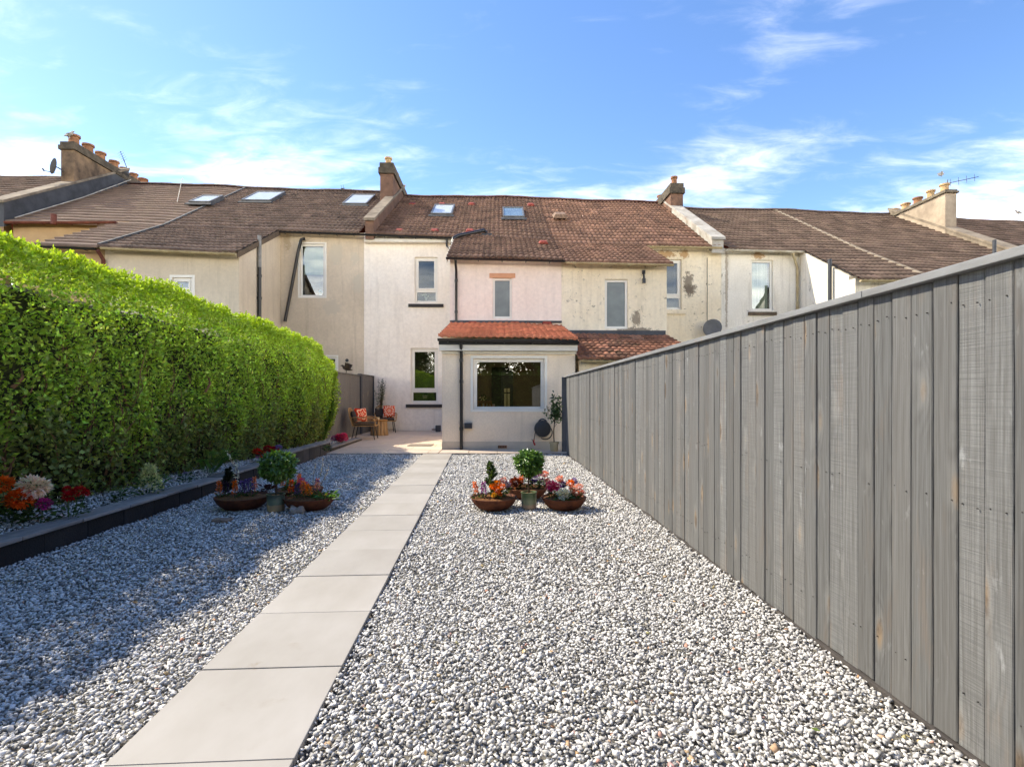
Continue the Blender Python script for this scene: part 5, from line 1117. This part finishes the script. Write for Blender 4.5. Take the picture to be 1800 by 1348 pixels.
# ------------------------------------------------------------------ plants
def potted(loc, pot_prof, potmat, name, label, trunk, r0, crown, soil=None, group=None):
    t = thing(name, loc, label, 'plant', group); x, y, z = loc
    MB().lathe(pot_prof, loc, 26).build('pot', M[potmat], t, smooth=True); rr, zz = soil
    MB().lathe([(rr, zz-.01), (rr, zz), (rr*.5, zz+.008), (.002, zz+.01)], loc, 18).build('soil', M['bark_mulch'], t)
    if trunk: MB().tube([(x+p[0], y+p[1], z+p[2]) for p in trunk], r0, 8).build('trunk', M['bark'], t, smooth=True)
    V2, F2, T2 = crown; np_mesh('crown', V2, F2 if isinstance(F2, list) else [F2], M['leaf_gloss'], t, tint=T2); return t
def ball(c, R_, n, seed, size=.052, cols=((.055, .13, .022), (.17, .30, .05))):
    r = np.random.default_rng(seed); d = rdir(n, r); rad = R_*(1-np.abs(r.normal(0, .16, n)))*(.93+.07*np.sin(d[:, 0]*7+d[:, 2]*5)); P = np.array(c)+d*rad[:, None]*np.array([1, 1, .92])-d*size*.5
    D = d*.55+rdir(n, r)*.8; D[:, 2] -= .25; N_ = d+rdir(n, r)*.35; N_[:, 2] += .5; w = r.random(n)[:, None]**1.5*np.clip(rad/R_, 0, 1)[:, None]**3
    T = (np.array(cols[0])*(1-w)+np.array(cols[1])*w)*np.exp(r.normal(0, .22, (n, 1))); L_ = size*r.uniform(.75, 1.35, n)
    return leafset(P, D, N_, L_, L_*.48, np.clip(T, .004, .9))
zg = .012
pp = [(.07, 0), (.078, .005), (.08, .16), (.086, .165), (.086, .175), (.072, .175), (.07, .15)]
lp = (-2.43, 5.56, zg)
potted(lp, [(r*1.08, z) for r, z in pp], 'pot_glaze', 'topiary_tree', 'clipped topiary ball tree in two tone teal and tan pot, left group', [(0, 0, .14), (.008, 0, .24), (-.004, .004, .34)], .011, ball((lp[0]+.015, lp[1], lp[2]+.46), .20, 1500, 31), (.078, .155), 'topiary ball trees among the rust bowls')
rp = (.178, 5.68, zg)
potted(rp, pp, 'pot_moss', 'topiary_tree', 'clipped topiary ball tree in mossy green pot, right group', [(0, 0, .14), (-.004, 0, .26), (-.006, .004, .38)], .009, ball((rp[0], rp[1], rp[2]+.475), .175, 1400, 32, .05), (.072, .155), 'topiary ball trees among the rust bowls')
# tree in the cream pot by the wall
kx = (974-900)/F*11.42; kp = (kx, 11.42, pz(11.42))
def loose(c, n, seed, ext, size, cols, clumps=16):
    r = np.random.default_rng(seed); cc = rdir(clumps, r)*r.uniform(.35, 1, (clumps, 1)); idx = r.integers(0, clumps, n); P = np.array(c)+(cc[idx]+r.normal(0, .22, (n, 3)))*np.array(ext); D = rdir(n, r, .25); N_ = rdir(n, r, .8); w = r.random((n, 1))**2
    T = (np.array(cols[0])*(1-w)+np.array(cols[1])*w)*np.exp(r.normal(0, .2, (n, 1))); L_ = size*r.uniform(.7, 1.3, n); return leafset(P, D, N_, L_, L_*.45, np.clip(T, .004, .9))
tk = potted(kp, [(.075, 0), (.08, .005), (.088, .16), (.105, .165), (.105, .2), (.092, .2), (.088, .17)], 'pot_cream', 'potted_tree', 'small leafy tree in a cream pot beside the hose reel', [(0, 0, .17), (-.01, 0, .4), (.01, 0, .62), (0, 0, .85)], [.013, .012, .01, .005], loose((kp[0], kp[1], kp[2]+.84), 420, 33, (.19, .16, .30), .075, ((.03, .065, .02), (.10, .17, .05))), (.09, .18))
br = MB(); r = np.random.default_rng(3)
for i in range(9): a = r.uniform(0, 6.28); h = .5+i*.045; br.tube([(kp[0], kp[1], kp[2]+h), (kp[0]+math.cos(a)*.10, kp[1]+math.sin(a)*.08, kp[2]+h+.12), (kp[0]+math.cos(a)*.17, kp[1]+math.sin(a)*.14, kp[2]+h+.2)], [.006, .004, .002], 5)
br.build('branches', M['bark'], tk)
# tall shrub behind the chairs
sp = (-4.17, 17.15, pz(17.15)); r = np.random.default_rng(9)
stems, sets = MB(), []
for i in range(16):
    a = r.uniform(0, 6.28); sx, sy = math.cos(a)*r.uniform(.05, .26), math.sin(a)*.16; h = r.uniform(.8, 1.36)
    pts = [(sp[0]+sx*.2*f/.33 if f < .34 else sp[0]+sx*f**.8, sp[1]+sy*f, sp[2]+.35+h*f) for f in (0, .33, .66, 1)]; stems.tube(pts, [.008, .006, .005, .002], 5)
    m = 46; f = r.uniform(.15, 1, m); P = np.array([np.interp(f, [0, .33, .66, 1], [p[k] for p in pts]) for k in range(3)]).T+r.normal(0, .014, (m, 3))
    sets.append(leafset(P, rdir(m, r, .5), rdir(m, r, .3), r.uniform(.035, .065, m), r.uniform(.018, .028, m), shade((.055, .085, .03), m, r, .3)))
V2, F2, T2 = merge(sets)
ts = potted(sp, [(.13, 0), (.15, .02), (.17, .38), (.18, .4), (.18, .42), (.16, .42), (.15, .36)], 'plastic_dark', 'potted_shrub', 'tall narrow shrub in a dark pot standing behind the wicker chairs', None, 0, (V2, F2, T2), (.15, .38)); stems.build('stems', M['bark'], ts)

# ---- rust bowls
def bowl(c, R_, h, label):
    t = thing('rust_bowl', (c[0], c[1], zg-.01), label, 'bowl', 'rust coloured planting bowls on the gravel'); b = (c[0], c[1], zg-.01)
    MB().lathe([(R_*.30, 0), (R_*.48, .004), (R_*.66, h*.16), (R_*.80, h*.38), (R_*.91, h*.66), (R_*.965, h*.86), (R_, h), (R_*.985, h+.004), (R_*.955, h), (R_*.9, h*.82), (R_*.3, h*.6)], b, 40).build('bowl', M['rust'], t, smooth=True)
    n = 26; vs = []; fs = []; r = np.random.default_rng(int(abs(c[0]*100)))
    for i in range(7):
        for k in range(n): q = 2*math.pi*k/n; rr = R_*.93*i/6; vs.append((c[0]+math.cos(q)*rr, c[1]+math.sin(q)*rr, b[2]+h*.88+.022*(1-(i/6)**2)+r.normal(0, .004)))
    for i in range(6):
        for k in range(n): fs.append((i*n+k, i*n+(k+1)%n, (i+1)*n+(k+1)%n, (i+1)*n+k))
    m = MB(); m.add(vs, fs); m.build('mulch', M['bark_mulch'], t)
    return (c[0], c[1], b[2]+h*.90)
B = {}
B['L1'] = bowl((-2.84, 5.70), .275, .135, 'wide rust bowl at the far left with purple flowers and white blossom twigs')
B['L2'] = bowl((-2.12, 5.66), .265, .135, 'wide rust bowl left of the path with orange spikes and trailing green leaves')
B['L3'] = bowl((-2.42, 6.16), .26, .135, 'rust bowl half hidden behind the teal potted topiary')
B['R1'] = bowl((-.19, 5.68), .245, .13, 'rust bowl with small conifer left of the mossy topiary pot')
B['R2'] = bowl((.17, 6.28), .245, .13, 'rust bowl half hidden behind the mossy topiary pot')
B['R3'] = bowl((.545, 5.68), .238, .13, 'rust bowl with white bloom and pink roses near the fence')
# ---- flowers
OR, PU, MG, PK, SA, WH, RD, VI, YE = (.82, .19, .02), (.13, .06, .30), (.50, .03, .22), (.72, .06, .22), (.80, .32, .22), (.80, .75, .66), (.50, .012, .02), (.26, .17, .48), (.78, .42, .06)
def spike(loc, h, col, seed, label, w=.035, col2=None, group=None, lean=(0, 0)):
    r = np.random.default_rng(seed); t = thing('flower_spike', loc, label, 'flower', group); x, y, z = loc
    MB().tube([(x, y, z-.02), (x+lean[0]*h*.4, y+lean[1]*h*.4, z+h*.5), (x+lean[0]*h, y+lean[1]*h, z+h*.95)], .003, 5).build('stem', M['leaf_stem'], t)
    n = 150; f = r.random(n)**.8; a = r.uniform(0, 6.28, n); rad = w*(1-f*.75)*r.uniform(.3, 1, n); P = np.stack([x+lean[0]*h*f+np.cos(a)*rad, y+lean[1]*h*f+np.sin(a)*rad, z+h*(.22+.78*f)], 1); D = np.stack([np.cos(a), np.sin(a), r.uniform(.2, 1.3, n)], 1)
    T = shade(col, n, r, .2, .06)
    if col2 is not None: k = r.random(n) < .35; T[k] = shade(col2, k.sum(), r, .2)
    V2, F2, T2 = leafset(P, D, rdir(n, r, .2), r.uniform(.014, .03, n), r.uniform(.008, .014, n), T); np_mesh('petals', V2, [F2], M['petal'], t, tint=T2)
    n = 16; a = r.uniform(0, 6.28, n); P = np.stack([x+np.cos(a)*.012, y+np.sin(a)*.012, z+r.uniform(0, h*.3, n)], 1); V2, F2, T2 = leafset(P, np.stack([np.cos(a), np.sin(a), r.uniform(.2, 1, n)], 1), rdir(n, r, .8), r.uniform(.03, .06, n), r.uniform(.01, .018, n), shade((.05, .10, .03), n, r)); np_mesh('leaves', V2, [F2], M['leaf'], t, tint=T2)
def bloom(loc, h, heads, label, seed, group=None, cat='flower', name='flower', leafcol=(.045, .085, .025), nl=34, spread=.05):
    """heads: (dx, dy, dz, radius, colour, petal length factor)"""
    r = np.random.default_rng(seed); t = thing(name, loc, label, cat, group); x, y, z = loc; st = MB()
    for (dx, dy, dz, R_, col, pl) in heads:
        c = np.array([x+dx, y+dy, z+dz]); st.tube([(x+dx*.2, y+dy*.2, z-.02), (x+dx*.7, y+dy*.7, z+dz*.5), tuple(c-np.array([0, 0, R_*.4]))], .0035, 5)
        n = int(110+R_*3600); d = rdir(n, r, .12); lay = r.uniform(.35, .95, n)**.8; P = c+d*(R_*lay)[:, None]*np.array([1, 1, .8]); D = d+rdir(n, r)*.25; N_ = np.array([0, 0, 1.])+d*.6+rdir(n, r)*.2
        L_ = R_*pl*r.uniform(.32, .55, n); T = shade(col, n, r, .12, .04)*(.72+.4*lay[:, None]); V2, F2, T2 = leafset(P, D, N_, L_, L_*.55, np.clip(T, .004, .92), .35); np_mesh('bloom', V2, [F2], M['petal'], t, tint=T2)
    st.build('stems', M['leaf_stem'], t)
    a = r.uniform(0, 6.28, nl); P = np.stack([x+np.cos(a)*spread*r.random(nl), y+np.sin(a)*spread*r.random(nl), z+r.uniform(-.005, h*.6, nl)], 1); V2, F2, T2 = leafset(P, np.stack([np.cos(a), np.sin(a), r.uniform(-.1, .8, nl)], 1), rdir(nl, r, 1.2), r.uniform(.04, .08, nl), r.uniform(.02, .035, nl), shade(leafcol, nl, r, .3)); np_mesh('leaves', V2, [F2], M['leaf'], t, tint=T2)
def conifer(loc, h, R_, seed, label, col=(.05, .08, .035)):
    r = np.random.default_rng(seed); t = thing('conifer', loc, label, 'plant', 'small conifers in the rust bowls'); x, y, z = loc; MB().tube([(x, y, z-.02), (x+.01, y, z+h*.5), (x, y, z+h*.96)], [.007, .005, .002], 6).build('trunk', M['bark'], t)
    n = 3000; br_ = r.integers(0, 42, n); fb = (np.arange(42)/42)**.9; ab = r.uniform(0, 6.28, 42); f = fb[br_]; s = r.random(n); rad = R_*(1-f)*(.75+.35*np.sin(ab[br_]*3))*s+.006
    P = np.stack([x+np.cos(ab[br_])*rad, y+np.sin(ab[br_])*rad, z+h*(.10+.86*f)+rad*.75], 1)+r.normal(0, .005, (n, 3)); D = np.stack([np.cos(ab[br_]), np.sin(ab[br_]), np.full(n, 1.0)], 1)+rdir(n, r)*.7
    V2, F2, T2 = leafset(P, D, rdir(n, r), r.uniform(.018, .034, n), r.uniform(.004, .008, n), shade(col, n, r, .3)); np_mesh('needles', V2, [F2], M['leaf'], t, tint=T2)
def blossom(loc, ends, seed, label, col=(.82, .78, .72), dens=46, size=.016):
    r = np.random.default_rng(seed); t = thing('blossom_branch', loc, label, 'branch', 'white blossom twigs'); x, y, z = loc; m = MB(); sets = []
    for (dx, dy, dz, bend) in ends:
        pts = [(x+dx*f+bend*math.sin(f*3.14), y+dy*f, z+dz*(f**.85)) for f in (0, .25, .5, .75, 1)]; m.tube(pts, [.0035, .003, .0025, .002, .001], 5); n = dens; f = r.uniform(.25, 1, n)
        P = np.array([np.interp(f, [0, .25, .5, .75, 1], [p[k] for p in pts]) for k in range(3)]).T+r.normal(0, .006, (n, 3)); sets.append(leafset(P, rdir(n, r), rdir(n, r), r.uniform(.6, 1.2, n)*size, r.uniform(.5, .9, n)*size, shade(col, n, r, .1, .02)))
    m.build('twigs', M['twig'], t); V2, F2, T2 = merge(sets); np_mesh('blossom', V2, F2, M['petal'], t, tint=T2)
M['leaf_stem'] = std('green_stem', L(70, 98, 48), None, .7, 8, bump=.05)
def inb(b, px, dy): Y = B[b][1]+dy; return ((px-900)/F*Y, Y, B[b][2])
# left bowl of the left group
spike(inb('L1', 385, -.03), .17, OR, 1, 'orange and pink flower spike at the left rim of the far left bowl', .03, SA)
spike(inb('L1', 397, .02), .16, (.05, .02, .06), 2, 'dark plum flower spike beside the conifer in the far left bowl', .035)
spike(inb('L1', 413, -.09), .19, OR, 3, 'tall bright orange spike at the front of the far left bowl', .032)
for i, px in enumerate((426, 433, 440)): spike(inb('L1', px, -.02+.04*(i % 2)), .17+.015*i, (.10, .06, .24), 4+i, ['left', 'middle', 'right'][i]+'most of the three purple spikes in the far left bowl' if i != 1 else 'middle one of the three purple spikes in the far left bowl', .036, VI, 'purple spikes in the far left bowl')
spike(inb('L1', 447, .05), .2, SA, 8, 'salmon flower spike at the right of the far left bowl', .03, OR)
conifer(inb('L1', 402, .12), .30, .09, 9, 'dark conifer behind the plum flowers in the far left bowl', (.022, .035, .02))
blossom(inb('L1', 412, .06), [(-.10, .02, .50, .05), (-.06, 0, .44, .07), (.02, 0, .36, .03), (.2, 0, .16, .02)], 10, 'arching white blossom branch rising from the far left bowl')
# right bowl of the left group
spike(inb('L2', 512, .06), .18, OR, 11, 'orange spike at the left of the bowl beside the path', .03, RD)
spike(inb('L2', 523, -.04), .16, (.13, .08, .28), 12, 'violet spike at the front left of the bowl beside the path', .03)
spike(inb('L2', 533, -.05), .18, OR, 13, 'front orange spike in the middle of the bowl beside the path', .035, SA)
spike(inb('L2', 546, -.06), .15, (.85, .24, .03), 14, 'low leaning orange spike in the bowl beside the path', .036, None, None, (-.25, 0))
spike(inb('L2', 558, 0), .2, SA, 15, 'coral and purple spike at the right of the bowl beside the path', .034, PU)
bloom(inb('L2', 530, .10), .14, [(0, 0, .16, .035, PK, 1), (.04, .02, .13, .025, MG, 1)], 'pink blossoms behind the orange spikes in the bowl beside the path', 16)
blossom(inb('L2', 552, .12), [(.10, 0, .40, .02), (.02, 0, .34, -.02), (.15, .03, .33, .03)], 17, 'pale feathery twigs standing in the bowl beside the path', (.62, .54, .46), 40, .013)
bloom(inb('L2', 572, -.03), .1, [(.02, -.03, .05, .015, YE, 1)], 'trailing green leaves spilling over the right rim of the bowl beside the path', 18, cat='plant', name='trailing_plant', leafcol=(.07, .16, .03), nl=90, spread=.12)
# back bowl
spike(inb('L3', 497, -.08), .19, OR, 19, 'orange spike behind the teal pot in the half hidden bowl', .034)
spike(inb('L3', 526, -.02), .18, OR, 20, 'orange spike right of the topiary in the half hidden left bowl', .03, SA)
bloom(inb('L3', 512, .0), .16, [(0, 0, .1, .02, OR, 1)], 'green leafy plant in the half hidden left bowl', 21, cat='plant', name='leafy_plant', leafcol=(.07, .17, .03), nl=60, spread=.06)
bloom(inb('L3', 474, -.1), .1, [(-.02, 0, .05, .03, (.10, .03, .04), 1.4)], 'dark red leafed plant left of the topiary trunk in the half hidden bowl', 22, cat='plant', name='leafy_plant', leafcol=(.09, .03, .03), nl=40, spread=.08)
# right group
spike(inb('R1', 838, -.02), .17, OR, 23, 'orange spike at the left rim of the bowl with the small conifer', .026, SA, None, (-.15, 0))
spike(inb('R1', 850, -.05), .18, (.34, .04, .30), 24, 'magenta and violet spike beside the small conifer', .03, VI)
conifer(inb('R1', 862, .06), .38, .12, 25, 'small green conifer in the left bowl of the right group', (.06, .095, .035))
bloom(inb('R1', 874, -.05), .14, [(-.05, 0, .13, .035, OR, 1), (.0, -.02, .10, .035, OR, 1), (.05, 0, .13, .035, OR, 1), (0, .03, .16, .035, (.85, .24, .02), 1), (.03, -.04, .06, .025, OR, 1), (-.03, -.05, .05, .028, YE, 1)], 'cluster of orange marigold blooms right of the small conifer', 26)
bloom(inb('R1', 885, .08), .17, [(0, 0, .18, .035, (.78, .36, .36), 1), (-.05, 0, .15, .03, (.75, .42, .36), 1), (.04, 0, .13, .035, (.36, .25, .45), 1)], 'pale pink and lilac blooms behind the orange marigolds', 27)
bloom(inb('R2', 906, -.08), .1, [(0, 0, .09, .05, (.20, .04, .03), 1.5), (.06, 0, .1, .035, (.6, .12, .03), 1.3)], 'dark red pointed leaves in the bowl behind the mossy pot', 28, cat='plant', name='leafy_plant', leafcol=(.12, .04, .03), nl=50, spread=.09)
bloom(inb('R2', 922, -.06), .16, [(0, 0, .18, .04, OR, 1.2), (-.03, 0, .14, .03, OR, 1)], 'orange lily behind the mossy pot, left of the trunk', 29)
bloom(inb('R2', 940, -.04), .15, [(0, 0, .12, .04, PU, 1), (-.03, 0, .09, .03, (.10, .07, .18), 1)], 'purple blooms behind the mossy pot, right of the trunk', 30)
bloom(inb('R2', 952, -.02), .17, [(-.03, 0, .18, .035, (.5, .12, .32), 1), (.04, 0, .17, .04, (.78, .30, .28), 1), (0, -.02, .1, .03, (.24, .06, .22), 1), (.06, -.03, .1, .03, (.7, .28, .3), 1)], 'pink and magenta blooms at the right of the bowl behind the mossy pot', 31)
bloom(inb('R3', 972, .02), .15, [(-.02, -.02, .13, .055, PK, 1), (.03, -.03, .12, .045, PK, 1), (-.03, .02, .09, .035, MG, 1)], 'hot pink bloom at the left of the bowl near the fence', 32)
bloom(inb('R3', 984, .10), .17, [(0, 0, .19, .04, (.78, .34, .32), 1), (.03, 0, .13, .04, PU, 1)], 'pale pink flower above purple bloom at the back of the bowl near the fence', 33)
bloom(inb('R3', 991, -.11), .06, [(0, 0, .055, .07, WH, .8)], 'round white peony at the front of the bowl near the fence', 34, leafcol=(.05, .11, .03), nl=50, spread=.10)
bloom(inb('R3', 1003, .04), .15, [(0, 0, .15, .04, OR, 1), (.04, .03, .17, .035, VI, 1)], 'orange and violet blooms behind the pink roses near the fence', 35)
bloom(inb('R3', 1012, -.06), .12, [(-.03, 0, .11, .04, SA, .8), (.04, .02, .13, .04, (.80, .34, .30), .8), (.0, -.04, .07, .035, SA, .8), (.06, -.02, .07, .035, (.78, .22, .18), .8)], 'salmon pink roses at the right of the bowl near the fence', 36)

# ---- bed plants
def bedp(px, py, z=.165): return G(px, py, z)
dl = (-4.02, 4.45, .155)
bloom(dl, .3, [(.17, -.10, .30, .10, (.92, .68, .60), .9)], 'large pale pink dahlia head at the left edge in front of the hedge', 40, nl=80, spread=.14)
bloom((dl[0]+.03, dl[1]-.18, .155), .3, [(.10, 0, .22, .085, (.82, .12, .015), .9)], 'orange red dahlia head below the pale pink dahlia', 41, nl=60, spread=.14)
bloom((dl[0]-.03, dl[1]-.12, .155), .3, [(-.03, 0, .33, .07, (.82, .15, .02), .9)], 'orange dahlia head cut by the left picture edge', 42, nl=50, spread=.14)
bloom((dl[0]+.22, dl[1]-.12, .155), .3, [(.05, 0, .17, .05, MG, .9)], 'magenta dahlia between the orange dahlia and red roses', 43, nl=50, spread=.12)
bloom((dl[0]+.33, dl[1]+.05, .155), .3, [(0, 0, .20, .045, RD, .9), (.06, .03, .24, .045, RD, .9), (-.04, .03, .25, .035, RD, .9), (.1, .05, .22, .03, RD, .9)], 'small cluster of deep red roses right of the dahlias', 44, nl=70, spread=.12)
blossom((dl[0]+.06, dl[1]-.02, .155), [(-.06, 0, .42, .02), (.0, 0, .40, -.03), (.26, 0, .22, .02)], 45, 'thin sprig of tiny white flowers behind the dahlias', dens=26, size=.011)
vp = bedp(263, 868); bloom(vp, .3, [(0, 0, .08, .02, WH, 1)], 'cream variegated shrub in the bed at the hedge foot', 46, cat='plant', name='variegated_shrub', leafcol=(.06, .12, .03), nl=110, spread=.17)
r = np.random.default_rng(47); n = 420; a = r.uniform(0, 6.28, n); f = r.random(n); P = np.stack([vp[0]+np.cos(a)*.13*(1-f*.7), vp[1]+np.sin(a)*.10*(1-f), vp[2]+.04+f*.26], 1); V2, F2, T2 = leafset(P, rdir(n, r, .7), rdir(n, r, .3), r.uniform(.025, .05, n), r.uniform(.012, .022, n), shade((.55, .56, .34), n, r, .18, .04)); np_mesh('cream_leaves', V2, [F2], M['leaf'], bpy.data.objects['variegated_shrub'], tint=T2)
def fern(loc, seed, label):
    r = np.random.default_rng(seed); t = thing('fern', loc, label, 'plant'); sets, m = [], MB()
    for i in range(13):
        a = r.uniform(-.6, 3.2)-1.1; l = r.uniform(.28, .46); pts = [(loc[0]+math.cos(a)*l*f, loc[1]+math.sin(a)*l*f*.8, loc[2]+.30*math.sin(min(f*1.9, 2.2))*l/.4) for f in np.linspace(0, 1, 9)]; m.tube(pts, .002, 4); k = 44; f = np.repeat(np.linspace(.15, 1, k//2), 2)
        P = np.array([np.interp(f, np.linspace(0, 1, 9), [p[q] for p in pts]) for q in range(3)]).T; s = np.tile([1, -1], k//2); D = np.stack([-math.sin(a)*s+math.cos(a)*.4, math.cos(a)*s+math.sin(a)*.4, np.full(k, .05)], 1); Ln = .075*np.sin(np.clip(1.15-f, .1, 1)*2)*1.0+.008
        sets.append(leafset(P, D, np.tile([[0, 0, 1.]], (k, 1)), Ln, Ln*.26, shade((.11, .24, .035), k, r, .15)))
    m.build('stalks', M['leaf_stem'], t); V2, F2, T2 = merge(sets); np_mesh('fronds', V2, F2, M['leaf'], t, tint=T2)
fern(bedp(368, 838), 50, 'bright green fern arching out of the bed behind the far left bowl')
rf = bedp(468, 812); bloom(rf, .3, [(-.14, 0, .16, .06, (.62, .02, .02), 1), (-.06, .02, .12, .055, (.78, .12, .02), 1), (.02, 0, .2, .06, (.42, .01, .03), 1), (.10, .02, .19, .055, (.45, .012, .03), 1), (.19, 0, .16, .05, (.48, .02, .05), 1), (.17, .05, .22, .05, VI, 1), (-.12, -.03, .09, .035, (.6, .3, .6), 1)], 'red and violet flowers in the bed behind the left topiary ball', 51, nl=60, spread=.12)
pf = bedp(597, 778, .13); bloom(pf, .2, [(-.12, 0, .10, .07, (.50, .16, .42), 1), (-.02, 0, .13, .08, (.72, .07, .20), 1), (.08, .03, .15, .08, (.74, .06, .22), 1), (.03, -.05, .09, .07, (.70, .06, .16), 1), (.14, -.02, .10, .06, (.76, .10, .26), 1)], 'mound of hot pink flowers in the bed end beside the wicker chair', 52, nl=50, spread=.1)
for i, (px, py, sd) in enumerate(((326, 846, 53), (575, 792, 54), (212, 880, 55))):
    q_ = bedp(px, py); bloom(q_, .14, [(0, 0, .10, .018, VI if i == 0 else (.2, .3, .1), 1)], ['small blue flower and leaves at the hedge foot left of the fern', 'low green tuft at the hedge foot near the patio', 'low leafy seedling in the bed right of the red roses'][i], sd, cat='plant', name='small_plant', nl=36, spread=.07)

# ---- stones set on the gravel
def rock(loc, s, seed, mat, label, notch=False):
    r = np.random.default_rng(seed); bm = bmesh.new(); bmesh.ops.create_icosphere(bm, subdivisions=3, radius=1)
    for v_ in bm.verts:
        c = v_.co; c *= 1+.10*math.sin(c.x*5+seed)+.08*math.sin(c.y*7+c.z*4+seed*2)+.05*math.sin(c.z*11+c.x*9)
        c.x = max(min(c.x, .82), -.82); c.z = max(min(c.z, .85), -.7)
        if notch and c.z > 0: c.z -= .45*max(0, 1-abs(c.x)*2.2)
        v_.co = Vector((c.x*s[0], c.y*s[1], (c.z+.7)*s[2]))
    me = bpy.data.meshes.new('rock'); bm.to_mesh(me); bm.free(); o = link(me, 'rock', M[mat], None, loc); return tag(o, label, 'rock', 'loose rocks on the gravel')
g_ = G(519, 906); rock((g_[0], g_[1]+.05, .0), (.085, .06, .062), 3, 'stone_pale', 'upright pale stone with notched top against the bowl beside the path', True)
g_ = G(386, 920); rock((g_[0], g_[1]+.05, -.004), (.10, .075, .028), 5, 'stone_brown', 'flat brown stone lying on the gravel in front of the far left bowl')

# ---- hose reel on the extension wall
hu, hz = U(953, P1), Z(953, 753, P1); hp = W(hu, P1-.11, hz)
hr_ = thing('hose_reel', hp, 'dark wall mounted hose reel with red nozzle under the kitchen window', 'hose reel')
def yl(c, prof, n=28):                                # lathe round the y axis
    m = MB(); m.lathe(prof, (0, 0, 0), n); m.v = [(c[0]+x, c[1]-z, c[2]+y) for x, y, z in m.v]; return m
yl((hp[0], hp[1], hp[2]), [(.10, -.10), (.165, -.09), (.18, -.05), (.18, .05), (.165, .09), (.12, .105), (.06, .11), (.02, .112)]).build('drum', M['plastic_dark'], hr_, smooth=True, bev=.0)
MB().box((hp[0]-.08, hp[1]+.09, hp[2]-.12), (hp[0]+.08, hp[1]+.108, hp[2]+.12)).build('wall_plate', M['plastic_grey'], hr_, bev=.005)
MB().tube(arc((hp[0], hp[1]-.02, hp[2]+.12), .09, .2, math.pi-.2, 10), .016, 8).build('handle', M['plastic_grey'], hr_, smooth=True)
MB().tube(arc((hp[0]+.06, hp[1]+.02, hp[2]-.08), .15, -2.2, .9, 14), .011, 8).build('hose', M['black_pvc'], hr_, smooth=True)
n0_ = (hp[0]-.15, hp[1]-.05, hp[2]-.02); MB().tube([n0_, (n0_[0]-.025, n0_[1], n0_[2]-.14), (n0_[0]-.035, n0_[1], n0_[2]-.2)], .009, 8).build('hose_end', M['black_pvc'], hr_, smooth=True)
MB().tube([(n0_[0]-.035, n0_[1], n0_[2]-.2), (n0_[0]-.045, n0_[1], n0_[2]-.27), (n0_[0]-.015, n0_[1]-.01, n0_[2]-.33)], [.014, .018, .022], 10).build('nozzle', M['red_plastic'], hr_, smooth=True)
MB().tube([(n0_[0]-.05, n0_[1], n0_[2]-.26), (n0_[0]-.085, n0_[1], n0_[2]-.2)], .008, 6).build('trigger', M['plastic_dark'], hr_)
# ---- small grey box at the house corner
gb = MB(W).box((U(770, P3-.5)-.07, P3-.62, pz(17)), (U(770, P3-.5)+.09, P3-.48, pz(17)+.2)).build('gully_box', M['plastic_grey'], None, bev=.01); tag(gb, 'small dark grey gully box at the corner of the extension', 'gully')

# ------------------------------------------------------------------ trees behind the camera (mirrored in the windows)
def tree(loc, h, R_, seed, label):
    r = np.random.default_rng(seed); t = thing('garden_tree', loc, label, 'tree', 'trees reflected in the windows'); x, y, z = loc
    m = MB(); m.tube([(x, y, -.05), (x+.05, y, h*.3), (x-.05, y+.05, h*.62), (x, y, h*.9)], [.2, .15, .09, .03], 9); cl = []
    for i in range(16):
        a = r.uniform(0, 6.28); hh = r.uniform(.2, .85)*h; e = (x+math.cos(a)*R_*r.uniform(.5, .9), y+math.sin(a)*R_*r.uniform(.5, .9), hh+h*.14); m.tube([(x, y, hh*.82), ((x+e[0])/2, (y+e[1])/2, (hh*.82+e[2])/2+.15), e], [.06, .035, .012], 6); cl.append(e)
    m.build('trunk', M['bark'], t, smooth=True); n = 9000; cl = np.array(cl+[(x, y, h*.92)]); P = cl[r.integers(0, len(cl), n)]+r.normal(0, R_*.22, (n, 3)); V2, F2, T2 = leafset(P, rdir(n, r), rdir(n, r, .6), r.uniform(.16, .28, n), r.uniform(.10, .16, n), shade((.06, .11, .03), n, r, .3)); np_mesh('crown', V2, [F2], M['leaf'], t, tint=T2)
bh = thing('hedge', (0, -5.5, 0), 'dark garden hedge across the end behind the camera, mirrored in the windows', 'hedge'); r = np.random.default_rng(77)
MB().box((-7, -6.1, -.05), (9, -5.25, 2.35)).build('woody_core', M['hedge_core'], bh); n = 16000
P = np.stack([r.uniform(-7.1, 9.1, n), -5.2-np.abs(r.normal(0, .06, n)), r.uniform(0, 2.5, n)], 1); k = r.random(n) < .2; P[k, 1] = r.uniform(-6.1, -5.2, k.sum()); P[k, 2] = 2.4+r.normal(0, .05, k.sum())
V2, F2, T2 = leafset(P, rdir(n, r, .3), rdir(n, r, .6), r.uniform(.06, .11, n), r.uniform(.04, .06, n), shade((.07, .12, .03), n, r, .3)); tag(np_mesh('leaves', V2, [F2], M['leaf'], bh, tint=T2), kind='stuff')
for i, (x, y, h, R_) in enumerate(((-13, -10, 6.5, 2.6), (-8.6, -9, 7.2, 2.6), (-4.6, -8.5, 6.2, 2.3), (-1.2, -11, 7.4, 2.6), (2.6, -9.5, 6.6, 2.4), (6.5, -10.5, 7.4, 2.7), (11, -10, 7.0, 2.7))):
    tree((x, y, 0), h, R_, 61+i, ['broad tree outermost on the hedge side behind the camera', 'tall tree second from the hedge side behind the camera', 'tree mirrored in the tall ground floor window', 'tallest tree straight behind the camera', 'tree mirrored in the kitchen window', 'tree standing behind the timber fence line', 'tree outermost on the fence side behind the camera'][i])
